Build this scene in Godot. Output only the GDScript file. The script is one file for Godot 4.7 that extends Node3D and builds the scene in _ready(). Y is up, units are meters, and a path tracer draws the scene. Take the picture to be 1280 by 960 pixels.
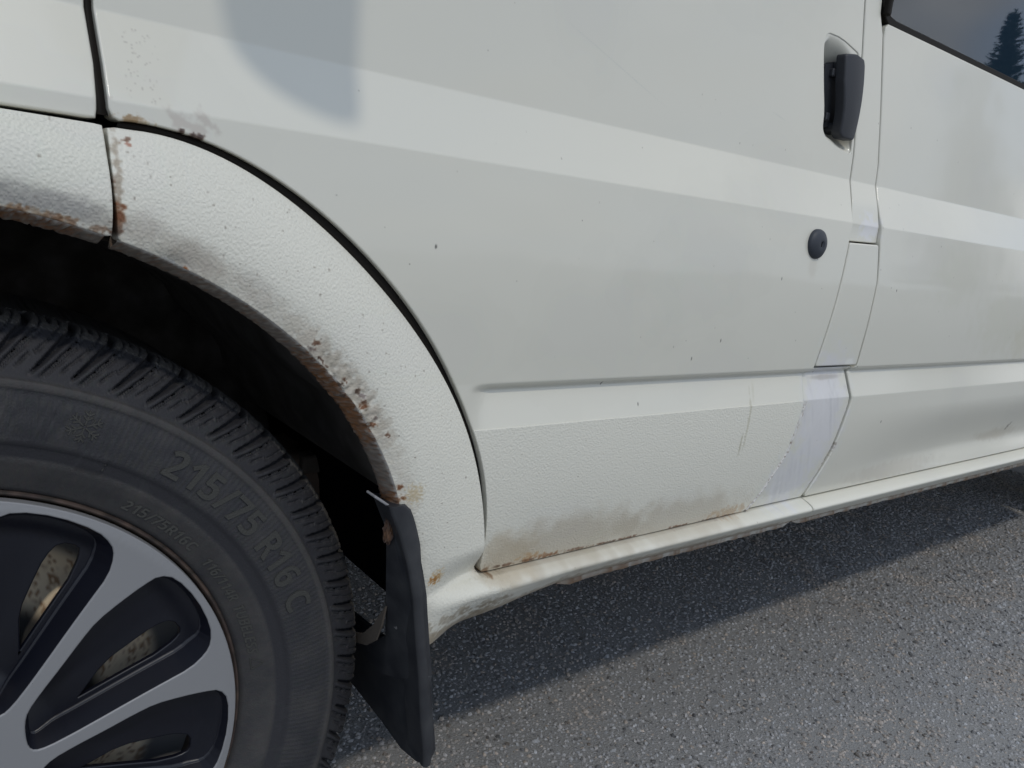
extends Node3D
# A close view of the side of a white van: front wheel, wheel arch, front door, fuel flap, side panel and the asphalt it stands on.
# The van runs along x (its front at -x), its near side faces +z, y is up, metres.

const WHEEL_Y := 0.34          # height of the wheel centres; the front wheel is at x = 0
var rng := RandomNumberGenerator.new()
var nz := FastNoiseLite.new()
var used := {}
var M := {}                    # materials

# ------------------------------------------------------------------ helpers
class MB:
	var v := PackedVector3Array()
	var n := PackedVector3Array()
	var uv := PackedVector2Array()
	var c := PackedColorArray()
	var ix := PackedInt32Array()
	func vert(p: Vector3, nn: Vector3, u := Vector2.ZERO, col := Color.WHITE) -> int:
		v.append(p); n.append(nn); uv.append(u); c.append(col)
		return v.size() - 1
	func tri(a: int, b: int, d: int) -> void:
		var cr := (v[b] - v[a]).cross(v[d] - v[a])
		if cr.dot(n[a] + n[b] + n[d]) > 0.0:
			ix.append(a); ix.append(d); ix.append(b)
		else:
			ix.append(a); ix.append(b); ix.append(d)
	func quad(a: int, b: int, d: int, e: int) -> void:
		tri(a, b, d); tri(a, d, e)
	# a flat-shaded polygon fan
	func face(pts: Array, col := Color.WHITE) -> void:
		var nn: Vector3 = (pts[2] - pts[0]).cross(pts[1] - pts[0]).normalized()
		var k := []
		for p in pts:
			k.append(vert(p, nn, Vector2(p.x, p.y), col))
		for i in range(1, pts.size() - 1):
			ix.append(k[0]); ix.append(k[i]); ix.append(k[i + 1])
	# a sheet of nu x nv points with smooth normals; side says which way they point
	func sheet(pts: PackedVector3Array, nu: int, nv: int, side := 1.0, close_u := false, cols := PackedColorArray(), uvs := PackedVector2Array()) -> void:
		var base := v.size()
		for i in nu:
			for j in nv:
				var i0 := (i - 1 + nu) % nu if close_u else maxi(i - 1, 0)
				var i1 := (i + 1) % nu if close_u else mini(i + 1, nu - 1)
				var a := pts[i1 * nv + j] - pts[i0 * nv + j]
				var b := pts[i * nv + mini(j + 1, nv - 1)] - pts[i * nv + maxi(j - 1, 0)]
				var k := i * nv + j
				vert(pts[k], a.cross(b).normalized() * side, uvs[k] if uvs.size() > 0 else Vector2(pts[k].x, pts[k].y), cols[k] if cols.size() > 0 else Color.WHITE)
		for i in (nu if close_u else nu - 1):
			for j in nv - 1:
				var i1 := (i + 1) % nu
				quad(base + i * nv + j, base + i1 * nv + j, base + i1 * nv + j + 1, base + i * nv + j + 1)
	func mesh() -> ArrayMesh:
		var a := []
		a.resize(Mesh.ARRAY_MAX)
		a[Mesh.ARRAY_VERTEX] = v; a[Mesh.ARRAY_NORMAL] = n; a[Mesh.ARRAY_TEX_UV] = uv; a[Mesh.ARRAY_COLOR] = c; a[Mesh.ARRAY_INDEX] = ix
		var tang := PackedFloat32Array()
		tang.resize(v.size() * 4)
		for i in v.size():
			tang[i * 4] = 1.0; tang[i * 4 + 3] = 1.0
		a[Mesh.ARRAY_TANGENT] = tang
		var m := ArrayMesh.new()
		m.add_surface_from_arrays(Mesh.PRIMITIVE_TRIANGLES, a)
		return m

func numbered(called: String) -> String:
	used[called] = used.get(called, -1) + 1
	return called if used[called] == 0 else "%s_%03d" % [called, used[called]]

func obj(called: String, mesh: Mesh, mat: Material, parent: Node = self) -> MeshInstance3D:
	var o := MeshInstance3D.new()
	o.mesh = mesh
	o.material_override = mat
	o.name = numbered(called) if parent == self else called
	if parent != self:
		var k := 0
		while parent.has_node(NodePath(String(o.name))):
			k += 1
			o.name = "%s_%03d" % [called, k]
	parent.add_child(o, true)
	return o

func thing(called: String, label: String, category: String, at := Vector3.ZERO) -> Node3D:
	var o := Node3D.new()
	o.name = numbered(called)
	add_child(o)
	o.position = at
	o.set_meta("label", label); o.set_meta("category", category)
	return o

func group_of(called: String, parent: Node3D) -> Node3D:
	var o := Node3D.new()
	o.name = called
	parent.add_child(o, true)
	return o

func mat(c: Color, rough: float, extra := {}) -> StandardMaterial3D:
	var m := StandardMaterial3D.new()
	m.albedo_color = c.linear_to_srgb()
	m.roughness = rough
	for k in extra:
		m.set(k, extra[k])
	return m

func ss(a: float, b: float, x: float) -> float:
	return smoothstep(a, b, x)

func table(t: Array, x: float) -> float:            # piecewise linear, t = [[x, y], ...] with rising x
	if x <= t[0][0]: return t[0][1]
	for i in range(1, t.size()):
		if x <= t[i][0]:
			var k: float = (x - t[i - 1][0]) / (t[i][0] - t[i - 1][0])
			return lerpf(t[i - 1][1], t[i][1], k)
	return t[-1][1]

func soft_table(t: Array, x: float) -> float:       # the same with smooth corners (Catmull-Rom)
	if x <= t[0][0]: return t[0][1]
	for i in range(1, t.size()):
		if x <= t[i][0]:
			var k: float = (x - t[i - 1][0]) / (t[i][0] - t[i - 1][0])
			var p0: float = t[maxi(i - 2, 0)][1]
			var p3: float = t[mini(i + 1, t.size() - 1)][1]
			return cubic_interpolate(t[i - 1][1], t[i][1], p0, p3, k)
	return t[-1][1]

func poly(a: Array) -> PackedVector2Array:
	var p := PackedVector2Array()
	for q in a:
		p.append(Vector2(q[0], q[1]))
	return p

func chaikin(p: PackedVector2Array, times := 2) -> PackedVector2Array:
	for t in times:
		var q := PackedVector2Array()
		for i in p.size():
			var a := p[i]
			var b := p[(i + 1) % p.size()]
			q.append(a.lerp(b, 0.25)); q.append(a.lerp(b, 0.75))
		p = q
	return p

func area2(p: PackedVector2Array) -> float:
	var s := 0.0
	for i in p.size():
		s += p[i].cross(p[(i + 1) % p.size()])
	return s

func dense(p: PackedVector2Array, step: float) -> PackedVector2Array:
	var q := PackedVector2Array()
	for i in p.size():
		var a := p[i]
		var b := p[(i + 1) % p.size()]
		var k := maxi(1, int(ceil(a.distance_to(b) / step)))
		for j in k:
			q.append(a.lerp(b, float(j) / k))
	return q

# round the corners of a polygon with radius r
func rounded(p: PackedVector2Array, r: float) -> PackedVector2Array:
	var q := PackedVector2Array()
	var n := p.size()
	for i in n:
		var a := p[(i - 1 + n) % n]
		var b := p[i]
		var c := p[(i + 1) % n]
		var u := (a - b)
		var w := (c - b)
		var turn: float = absf(u.angle_to(w))
		if turn > 2.6:
			q.append(b)
			continue
		var k := minf(r, minf(u.length(), w.length()) * 0.45)
		for j in 5:
			var t := j / 4.0
			var e := b + u.normalized() * k
			var f := b + w.normalized() * k
			q.append(e.lerp(b, t).lerp(b.lerp(f, t), t))
	return q

func body_uv(p: Vector2) -> Vector2:
	if p.x > 1.78:                       # beyond the map the sheet metal is plain: fold back over a clean stretch
		p.x = 1.78 - pingpong(p.x - 1.78, 0.5)
	elif p.x < -0.23:
		p.x = -0.23 + pingpong(-0.23 - p.x, 0.2)
	return Vector2((p.x + 0.25) / 2.05, (1.325 - p.y) / 1.025)

# A pressed sheet whose outline is `outline` in (x, y) and whose depth is zf(x, y): a fine grid cut along the outline, with a rolled edge and a return flange.
func panel(outline: PackedVector2Array, zf: Callable, xs: PackedFloat32Array, ys: PackedFloat32Array, roll := 0.002, depth := 0.02, holes := [], uvf = null) -> ArrayMesh:
	if area2(outline) < 0.0:
		outline.reverse()
	var inner := outline
	if roll > 0.0:
		var off := Geometry2D.offset_polygon(outline, -roll, Geometry2D.JOIN_MITER)
		var best := -1.0
		for o in off:
			if area2(o) > best:
				best = area2(o); inner = o
	var b := MB.new()
	var nx := xs.size()
	var ny := ys.size()
	var at := func(q: Vector2) -> int:
		var e := 0.0012
		var nn := Vector3(-(zf.call(q.x + e, q.y) - zf.call(q.x - e, q.y)) / (2 * e), -(zf.call(q.x, q.y + e) - zf.call(q.x, q.y - e)) / (2 * e), 1.0).normalized()
		return b.vert(Vector3(q.x, q.y, zf.call(q.x, q.y)), nn, (uvf as Callable).call(q) if uvf != null else body_uv(q))
	var cut := {}
	for loop in [inner] + holes:
		var d := dense(loop, 0.0008)
		for q in d:
			cut[(xs.bsearch(q.x) - 1) * 10000 + ys.bsearch(q.y) - 1] = true
	var seen := {}
	for i in nx - 1:
		for j in ny - 1:
			var p00 := Vector2(xs[i], ys[j])
			var p11 := Vector2(xs[i + 1], ys[j + 1])
			if not cut.has(i * 10000 + j):
				var mid := (p00 + p11) * 0.5
				if not Geometry2D.is_point_in_polygon(mid, inner):
					continue
				var in_hole := false
				for h in holes:
					if Geometry2D.is_point_in_polygon(mid, h): in_hole = true
				if in_hole:
					continue
				var k := []
				for q in [[i, j], [i + 1, j], [i + 1, j + 1], [i, j + 1]]:
					var key: int = q[0] * 10000 + q[1]
					if not seen.has(key):
						seen[key] = at.call(Vector2(xs[q[0]], ys[q[1]]))
					k.append(seen[key])
				b.quad(k[0], k[1], k[2], k[3])
			else:
				var cell := PackedVector2Array([p00, Vector2(p11.x, p00.y), p11, Vector2(p00.x, p11.y)])
				for piece in Geometry2D.intersect_polygons(cell, inner):
					var rest := [piece]
					for h in holes:
						var left := []
						for r in rest:
							left.append_array(Geometry2D.clip_polygons(r, h))
						rest = left
					for pc in rest:
						var tr := Geometry2D.triangulate_polygon(pc)
						var id := []
						for q in pc:
							id.append(at.call(q))
						for t in range(0, tr.size(), 3):
							b.tri(id[tr[t]], id[tr[t + 1]], id[tr[t + 2]])
	if depth > 0.0:
		_edge(b, inner, zf, maxf(roll, 0.0002), depth, 1.0, uvf)
		for hole in holes:
			_edge(b, hole, zf, 0.0015, 0.004, -1.0, uvf)
	return b.mesh()

func _edge(b: MB, loop: PackedVector2Array, zf: Callable, roll: float, depth: float, out: float, uvf) -> void:
	if area2(loop) < 0.0:
		loop.reverse()
	loop = dense(loop, 0.004)
	var n := loop.size()
	var ring := []
	for i in n:
		var t := (loop[(i + 1) % n] - loop[(i - 1 + n) % n]).normalized()
		var o := Vector2(t.y, -t.x) * out
		var q := loop[i]
		var z: float = zf.call(q.x, q.y)
		var e := 0.0012
		var sn := Vector3(-(zf.call(q.x + e, q.y) - zf.call(q.x - e, q.y)) / (2 * e), -(zf.call(q.x, q.y + e) - zf.call(q.x, q.y - e)) / (2 * e), 1.0).normalized()
		var on := Vector3(o.x, o.y, 0)
		var u: Vector2 = (uvf as Callable).call(q) if uvf != null else body_uv(q)
		var p := Vector3(q.x, q.y, z)
		ring.append([b.vert(p, sn, u), b.vert(p + on * roll * 0.7 - Vector3(0, 0, roll * 0.3), (sn + on).normalized(), u),
			b.vert(p + on * roll - Vector3(0, 0, roll), on, u), b.vert(p + on * roll - Vector3(0, 0, depth), on, u)])
	for i in n:
		var r: Array = ring[i]
		var s: Array = ring[(i + 1) % n]
		for k in 3:
			b.quad(r[k], s[k], s[k + 1], r[k + 1])

func steps(a: float, b: float, d: float, fine := []) -> PackedFloat32Array:      # even steps, and finer ones round the creases
	var l := []
	var k := int(ceil((b - a) / d))
	for i in k + 1:
		l.append(a + (b - a) * i / k)
	for f in fine:
		for o in [-0.006, -0.004, -0.0025, -0.0012, 0.0, 0.0012, 0.0025, 0.004, 0.006]:
			if f + o > a and f + o < b:
				l.append(f + o)
	l.sort()
	var p := PackedFloat32Array()
	for x in l:
		if p.size() == 0 or x - p[-1] > 0.0007:
			p.append(x)
	return p

# a box with rounded long edges, from lo to hi
func rbox(b: MB, lo: Vector3, hi: Vector3, r: float, col := Color.WHITE, xf := Transform3D.IDENTITY) -> void:
	var c := (lo + hi) * 0.5
	var h := (hi - lo) * 0.5
	r = minf(r, minf(h.x, minf(h.y, h.z)) * 0.99)
	var n := 4
	var grid := []
	for s in [[0, 1, 2], [1, 2, 0], [2, 0, 1]]:
		for sg in [-1.0, 1.0]:
			var id := []
			for i in 2 * n:
				for j in 2 * n:
					var a: float = -1.0 + (i if i < n else i - 1) * 2.0 / (2 * n - 2)
					var e: float = -1.0 + (j if j < n else j - 1) * 2.0 / (2 * n - 2)
					var d := Vector3.ZERO
					d[s[0]] = sg; d[s[1]] = tan(a * PI / 4); d[s[2]] = tan(e * PI / 4)
					d = d.normalized()
					var si := Vector3.ZERO
					si[s[0]] = sg; si[s[1]] = -1.0 if i < n else 1.0; si[s[2]] = -1.0 if j < n else 1.0
					var p := c + si * (h - Vector3.ONE * r) + d * r
					id.append(b.vert(xf * p, (xf.basis * d).normalized(), Vector2(p.x, p.y), col))
			for i in 2 * n - 1:
				for j in 2 * n - 1:
					b.quad(id[i * 2 * n + j], id[(i + 1) * 2 * n + j], id[(i + 1) * 2 * n + j + 1], id[i * 2 * n + j + 1])

# a prism: outline in (x, y) from z0 to z1
func prism(b: MB, p: PackedVector2Array, z0: float, z1: float, col := Color.WHITE) -> void:
	var tr := Geometry2D.triangulate_polygon(p)
	for s in [[z1, Vector3(0, 0, 1)], [z0, Vector3(0, 0, -1)]]:
		var k := []
		for q in p:
			k.append(b.vert(Vector3(q.x, q.y, s[0]), s[1], Vector2(q.x, q.y), col))
		for t in range(0, tr.size(), 3):
			b.tri(k[tr[t]], k[tr[t + 1]], k[tr[t + 2]])
	var sg := signf(area2(p))
	for i in p.size():
		var a := p[i]
		var e := p[(i + 1) % p.size()]
		var t := (e - a).normalized()
		var nn := Vector3(t.y, -t.x, 0) * sg
		var k := []
		for q in [Vector3(a.x, a.y, z0), Vector3(e.x, e.y, z0), Vector3(e.x, e.y, z1), Vector3(a.x, a.y, z1)]:
			k.append(b.vert(q, nn, Vector2(q.x, q.y), col))
		b.quad(k[0], k[1], k[2], k[3])

# a disc or dome of revolution about z at centre c: prof = [[r, z], ...]
func lathe(b: MB, c: Vector3, prof: Array, n := 48, col := Color.WHITE, squash := Vector2.ONE) -> void:
	var pts := PackedVector3Array()
	for i in n:
		var a := TAU * i / n
		for q in prof:
			pts.append(c + Vector3(cos(a) * q[0] * squash.x, sin(a) * q[0] * squash.y, q[1]))
	var cols := PackedColorArray()
	for p in pts:
		cols.append(col)
	b.sheet(pts, n, prof.size(), -1.0, true, cols)

# ------------------------------------------------------------------ the shape of the van's side
const Y_CREASE := 0.872
const Y_FOLD := 0.817
const Y_GROOVE := 0.6265
const Y_COAT := 0.583

func z_body(x: float, y: float) -> float:
	return z_pressed(x, y) + 0.0004 * nz.get_noise_2d(x * 75.0, y * 110.0) * ss(0.60, 0.66, y)

func z_pressed(x: float, y: float) -> float:
	if y >= Y_CREASE:
		return -0.024 - 0.06 * (y - Y_CREASE) - 0.10 * maxf(0.0, y - 1.10)
	if y >= Y_FOLD:
		return -0.024 * (y - Y_FOLD) / (Y_CREASE - Y_FOLD)
	if y >= Y_GROOVE:
		return 0.0045 * sin(PI * (y - Y_GROOVE) / (Y_FOLD - Y_GROOVE))
	if y >= Y_COAT:
		var flat := 0.0
		var g: float
		if y > 0.618:
			g = -0.0095 * ss(Y_GROOVE, 0.618, y)
		else:
			g = -0.0095 + 0.0105 * (0.618 - y) / (0.618 - Y_COAT)
		return lerpf(flat, g, ss(0.393, 0.424, x))
	var t := (Y_COAT - y) / (Y_COAT - 0.43)
	var w := ss(0.98, 1.50, x)
	var base := 0.001 * ss(0.393, 0.424, x)
	var door := -0.020 * pow(t, 2.2)
	var side := -0.030 * ss(0.15, 0.85, t) + 0.012 * ss(0.72, 1.0, t)
	return base + lerpf(door, side, w)

func fit(c: Array, a: float) -> float:
	var s := 0.0
	for k in c:
		s = s * (a / 60.0) + k
	return s

func r_gap_in(a: float) -> float:        # outer edge of the coated arch, about the wheel centre, a in degrees
	return fit([-0.52711, 1.74325, -2.12117, 1.12916, -0.1941, 0.45133], clampf(a, 12.0, 77.4))
func r_gap_out(a: float) -> float:       # the door's edge beyond the gap
	return fit([-0.3213, 0.99957, -1.1332, 0.53393, -0.03186, 0.44148], clampf(a, 12.0, 77.4))
func r_fold(a: float) -> float:          # where the arch turns in
	return fit([0.0336, -0.13186, 0.19203, 0.30742], clampf(a, 28.0, 84.0))

func sill_bottom(x: float) -> float:
	return soft_table([[0.33, 0.374], [0.394, 0.371], [0.43, 0.372], [0.475, 0.376], [0.52, 0.383], [0.56, 0.388], [0.64, 0.391], [1.1, 0.391], [2.9, 0.392]], x)

func z_sill(x: float, y: float) -> float:
	var t := (0.432 - y) / (0.432 - sill_bottom(x))
	return soft_table([[0.0, -0.021], [0.08, -0.010], [0.16, -0.002], [0.25, 0.0012], [0.36, -0.002], [0.6, -0.0125], [0.85, -0.024], [1.0, -0.034], [1.2, -0.05]], t)

func z_arch(x: float, y: float) -> float:
	var d := Vector2(x, y - WHEEL_Y)
	var a := rad_to_deg(d.angle())
	var aa := minf(a, 180.0 - a) if a > 0.0 else 0.0
	var r := d.length()
	var ri := r_fold(aa)
	var ro := r_gap_in(aa)
	if a > 90.0:
		ro = r_gap_in(77.4)
	var t := (r - ri) / maxf(ro - ri, 0.03)
	var amp := lerpf(0.25, 1.0, ss(4.0, 36.0, aa))
	var z := soft_table([[-0.3, 0.010], [0.0, 0.0145], [0.12, 0.0175], [0.3, 0.0195], [0.55, 0.0165], [0.8, 0.009], [1.0, 0.0005], [1.3, -0.01]], t) * amp
	# dents and corroded blisters near the edge
	z += 0.0008 * nz.get_noise_2d(x * 900.0, y * 900.0) * ss(0.3, 0.0, t)
	z += 0.0024 * (nz.get_noise_2d(x * 2600.0 + 91.0, y * 2600.0) - 0.1) * ss(0.26, 0.03, t) * ss(38.0, 43.0, aa) * ss(56.0, 50.0, aa) * float(a < 90.0)
	z -= 0.0045 * exp(-Vector2((x - 0.139) / 0.012, (y - 0.718) / 0.007).length_squared())
	if a > 90.0 or x < 0.1:
		return z
	return lerpf(z, z_sill(maxf(x, 0.33), y), ss(0.47, 0.428, y) * ss(0.345, 0.44, x)) if x < 0.445 else z_sill(x, y)

# ------------------------------------------------------------------ textures
func stamp(img: Image, cx: float, cy: float, rx: float, ry: float, col: Color, power: float, grain := 200.0, rough := 0.5, turn := 0.0) -> void:
	var w := img.get_width()
	var h := img.get_height()
	var sx := w / 2.05
	var sy := h / 1.025
	var reach := maxf(rx, ry) * 1.5
	var x0 := clampi(int((cx - reach + 0.25) * sx), 0, w - 1)
	var x1 := clampi(int((cx + reach + 0.25) * sx), 0, w - 1)
	var y0 := clampi(int((1.325 - cy - reach) * sy), 0, h - 1)
	var y1 := clampi(int((1.325 - cy + reach) * sy), 0, h - 1)
	var ct := cos(turn)
	var st := sin(turn)
	for py in range(y0, y1 + 1):
		for px in range(x0, x1 + 1):
			var x := px / sx - 0.25 - cx
			var y := 1.325 - py / sy - cy
			var d := Vector2((x * ct + y * st) / rx, (-x * st + y * ct) / ry).length()
			if d > 1.5:
				continue
			var k := 1.0 - ss(0.35, 1.0, d + rough * nz.get_noise_2d((x + cx) * grain * 46.0, (y + cy) * grain * 46.0))
			if k > 0.003:
				img.set_pixel(px, py, img.get_pixel(px, py).lerp(col, k * power))

func rgb(r: int, g: int, b: int) -> Color:
	return Color8(r, g, b)

# paint, dirt and rust over the visible part of the side, one pixel to the millimetre
func body_image() -> Image:
	var img := Image.create(2048, 1024, false, Image.FORMAT_RGB8)
	img.fill(rgb(220, 219, 209))
	# the stone-chip coating is a colder white than the gloss paint
	var coat := rgb(219, 221, 222)
	var low := Rect2i(int((0.1 + 0.25) * 999), 0, 0, 0)
	var dirt := rgb(150, 140, 126)
	var rust := rgb(94, 62, 44)
	var dark := rgb(64, 42, 30)
	# faint uneven film all over
	for k in 70:
		stamp(img, rng.randf_range(-0.2, 1.75), rng.randf_range(0.4, 1.15), rng.randf_range(0.05, 0.16), rng.randf_range(0.03, 0.1), rgb(196, 197, 190) if k % 2 else rgb(224, 224, 216), 0.10, 6.0, 0.3)
	# yellowish film on the side panel and below the groove of the door
	stamp(img, 1.52, 0.70, 0.16, 0.08, rgb(205, 203, 184), 0.3, 12.0, 0.4)
	stamp(img, 1.3, 0.76, 0.10, 0.06, rgb(206, 206, 190), 0.25, 12.0, 0.4)
	stamp(img, 1.60, 0.66, 0.05, 0.05, rgb(200, 195, 168), 0.25, 20.0, 0.4)
	# road dirt on the lower door
	stamp(img, 0.56, 0.447, 0.15, 0.045, rgb(178, 169, 152), 0.6, 12.0, 0.3)
	stamp(img, 0.74, 0.445, 0.16, 0.04, rgb(182, 174, 158), 0.5, 12.0, 0.3)
	stamp(img, 0.47, 0.443, 0.05, 0.04, rgb(178, 164, 140), 0.5, 14.0, 0.4)
	for k in 16:
		var x := 0.455 + 0.41 * rng.randf()
		stamp(img, x, 0.4335, rng.randf_range(0.006, 0.022), rng.randf_range(0.0012, 0.0025), rust if k % 3 else dark, 0.6, 60.0, 0.9)
	stamp(img, 0.52, 0.4345, 0.028, 0.0035, rgb(136, 96, 64), 0.65, 60.0, 0.9)
	stamp(img, 0.50, 0.437, 0.018, 0.006, rgb(176, 140, 100), 0.55, 60.0, 0.9)
	stamp(img, 0.83, 0.439, 0.05, 0.009, rgb(176, 148, 116), 0.5, 40.0, 0.9)
	stamp(img, 0.868, 0.4345, 0.007, 0.0025, dark, 0.8, 60.0, 0.8)
	stamp(img, 0.446, 0.432, 0.006, 0.006, rgb(120, 90, 64), 0.7, 60.0, 0.9)
	# streaks that ran down the lower door
	stamp(img, 0.815, 0.565, 0.0026, 0.045, rgb(168, 164, 140), 0.4, 30.0, 0.5, 0.0)
	stamp(img, 0.808, 0.535, 0.0022, 0.020, rgb(150, 146, 122), 0.45, 30.0, 0.5, 0.0)
	stamp(img, 0.822, 0.60, 0.0035, 0.02, rgb(196, 193, 174), 0.4, 30.0, 0.5)
	# the corner of the door above the arch: rust creeping from under the paint
	stamp(img, 0.118, 0.8075, 0.010, 0.004, rgb(150, 122, 84), 0.9, 90.0, 0.9)
	stamp(img, 0.124, 0.806, 0.006, 0.0025, rgb(190, 172, 130), 0.9, 90.0, 0.9)
	stamp(img, 0.152, 0.811, 0.019, 0.010, rgb(188, 180, 171), 0.6, 34.0, 1.1)
	stamp(img, 0.155, 0.8035, 0.008, 0.0022, dark, 0.95, 90.0, 0.9)
	stamp(img, 0.147, 0.805, 0.003, 0.002, dark, 0.95, 90.0, 0.9)
	stamp(img, 0.113, 0.795, 0.0045, 0.0012, rust, 0.8, 90.0, 0.9, 0.5)
	stamp(img, 0.1135, 0.7925, 0.004, 0.001, rgb(150, 90, 70), 0.7, 90.0, 0.9, -0.3)
	# the joint in the arch
	stamp(img, 0.1065, 0.766, 0.003, 0.04, rgb(140, 126, 108), 0.65, 60.0, 0.8)
	stamp(img, 0.107, 0.748, 0.004, 0.011, rgb(110, 58, 28), 0.95, 90.0, 0.8)
	stamp(img, 0.105, 0.738, 0.004, 0.006, dark, 0.9, 90.0, 0.8)
	stamp(img, 0.103, 0.768, 0.0018, 0.008, rust, 0.85, 90.0, 0.8)
	stamp(img, 0.122, 0.743, 0.018, 0.014, rgb(190, 185, 176), 0.5, 40.0, 0.4)
	# grime where hands and wheel spray reach the arch
	stamp(img, 0.153, 0.724, 0.030, 0.016, rgb(176, 170, 160), 0.6, 36.0, 0.3, -0.45)
	stamp(img, 0.195, 0.705, 0.026, 0.013, rgb(192, 188, 180), 0.4, 40.0, 0.3, -0.7)
	for a in range(29, 78, 2):                     # dirt along the edge of the arch
		var r := r_fold(a) + 0.007
		var q := Vector2.from_angle(deg_to_rad(a)) * r
		var hard := 0.20 + 0.42 * ss(36.0, 42.0, a) * ss(60.0, 52.0, a)
		stamp(img, q.x, q.y + WHEEL_Y, 0.014, 0.011, rgb(168, 158, 144), hard, 60.0, 0.4, deg_to_rad(a))
	stamp(img, 0.140, 0.719, 0.011, 0.005, rgb(236, 236, 236), 0.95, 60.0, 0.6, -0.3)
	stamp(img, 0.1475, 0.7175, 0.0022, 0.0022, rgb(150, 84, 36), 0.95, 90.0, 0.3)
	stamp(img, 0.143, 0.7172, 0.005, 0.0008, rgb(80, 66, 58), 0.8, 90.0, 0.3)
	stamp(img, 0.140, 0.7085, 0.007, 0.0016, rgb(120, 76, 44), 0.95, 90.0, 0.6, -0.25)
	for k in 14:
		var a := rng.randf_range(38.0, 54.0)
		var q := Vector2.from_angle(deg_to_rad(a)) * (r_fold(a) + rng.randf_range(0.000, 0.010))
		stamp(img, q.x, q.y + WHEEL_Y, rng.randf_range(0.002, 0.005), rng.randf_range(0.001, 0.003), [rust, dark, rgb(206, 204, 204), rgb(120, 106, 100)][k % 4], 0.8, 120.0, 1.0, deg_to_rad(a) + 1.57)
	for q in [[0.283, 0.617], [0.292, 0.602], [0.322, 0.545], [0.326, 0.535]]:
		stamp(img, q[0], q[1], 0.004, 0.003, rgb(110, 66, 38), 0.9, 120.0, 0.9)
	stamp(img, 0.336, 0.538, 0.010, 0.010, rgb(186, 166, 128), 0.6, 120.0, 1.0)
	# grey dirt on the lip of the left arch
	for x in range(-24, 10):
		var q := Vector2(x * 0.01, 0.0)
		var yy := WHEEL_Y + sqrt(maxf(0.0, 0.418 * 0.418 - q.x * q.x))
		stamp(img, q.x, yy, 0.014, 0.0105, rgb(160, 158, 156), 0.45, 60.0, 0.35)
	for k in 12:
		var x := rng.randf_range(0.05, 0.1)
		stamp(img, x, WHEEL_Y + sqrt(0.411 * 0.411 - x * x), 0.007, 0.0028, rgb(120, 88, 66) if k % 2 else rgb(170, 146, 118), 0.6, 90.0, 0.9)
	# rust beside the mud flap
	stamp(img, 0.3715, 0.448, 0.006, 0.006, rgb(150, 90, 30), 0.95, 120.0, 1.0)
	stamp(img, 0.3735, 0.450, 0.009, 0.010, rgb(190, 150, 92), 0.5, 120.0, 1.0)
	# the underside of the sill
	for k in 30:
		var x := 0.36 + k * 0.02
		stamp(img, x, sill_bottom(x) + 0.006, 0.022, 0.014, rgb(160, 148, 130), 0.7, 40.0, 0.4)
	for k in 26:
		var x := 0.37 + rng.randf() * 0.2
		stamp(img, x, rng.randf_range(0.375, 0.405), rng.randf_range(0.006, 0.02), rng.randf_range(0.004, 0.010), rgb(146, 134, 114), 0.45, 60.0, 0.9)
	for k in 24:
		var x := 0.95 + k * 0.036
		stamp(img, x, 0.393, 0.03, 0.009, rgb(150, 128, 104), 0.6, 60.0, 0.9)
	for k in 40:
		var x := 0.6 + rng.randf() * 1.2
		stamp(img, x, rng.randf_range(0.388, 0.398), rng.randf_range(0.003, 0.012), 0.0025, [rust, dark, rgb(130, 92, 60)][k % 3], 0.7, 120.0, 1.0)
	# brushed-on white primer under the fuel flap
	stamp(img, 0.985, 0.56, 0.075, 0.13, rgb(219, 220, 225), 0.85, 20.0, 0.3)
	stamp(img, 0.945, 0.47, 0.07, 0.06, rgb(218, 219, 224), 0.85, 20.0, 0.3)
	stamp(img, 1.022, 0.815, 0.032, 0.022, rgb(226, 227, 234), 0.7, 30.0, 0.6)
	for k in 40:
		var y := rng.randf_range(0.44, 0.61)
		var x := lerpf(0.885, 0.94, ss(0.44, 0.6, y)) + rng.randf_range(0.0, 0.09)
		stamp(img, x, y, 0.004, rng.randf_range(0.015, 0.04), rgb(228, 229, 232) if k % 2 else rgb(194, 195, 199), 0.2, 20.0, 0.4, 0.35)
	stamp(img, 1.03, 0.50, 0.004, 0.02, rgb(120, 110, 100), 0.6, 90.0, 0.9, -0.5)
	stamp(img, 1.012, 0.46, 0.012, 0.005, rgb(226, 226, 226), 0.8, 90.0, 0.9)
	stamp(img, 0.985, 0.612, 0.05, 0.005, rgb(160, 155, 150), 0.55, 12.0, 0.25)
	stamp(img, 1.025, 0.634, 0.013, 0.008, rgb(232, 233, 230), 0.9, 30.0, 0.3)
	# under the lock, under the flap's corner and on the far panel
	stamp(img, 0.892, 0.755, 0.012, 0.018, rgb(204, 198, 184), 0.4, 30.0, 0.3)
	stamp(img, 1.70, 0.487, 0.014, 0.006, rgb(112, 108, 100), 0.7, 60.0, 0.8, 0.9)
	stamp(img, 1.66, 0.475, 0.12, 0.016, rgb(184, 176, 160), 0.4, 20.0, 0.3)
	stamp(img, 1.25, 0.45, 0.2, 0.018, rgb(190, 184, 172), 0.4, 20.0, 0.3)
	# a long faint scratch and a short one
	for q in [[0.55, 0.93, 0.09, -0.35], [0.82, 0.925, 0.02, -0.2]]:
		stamp(img, q[0], q[1], q[2], 0.0007, rgb(196, 198, 192), 0.4, 60.0, 0.3, q[3])
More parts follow.
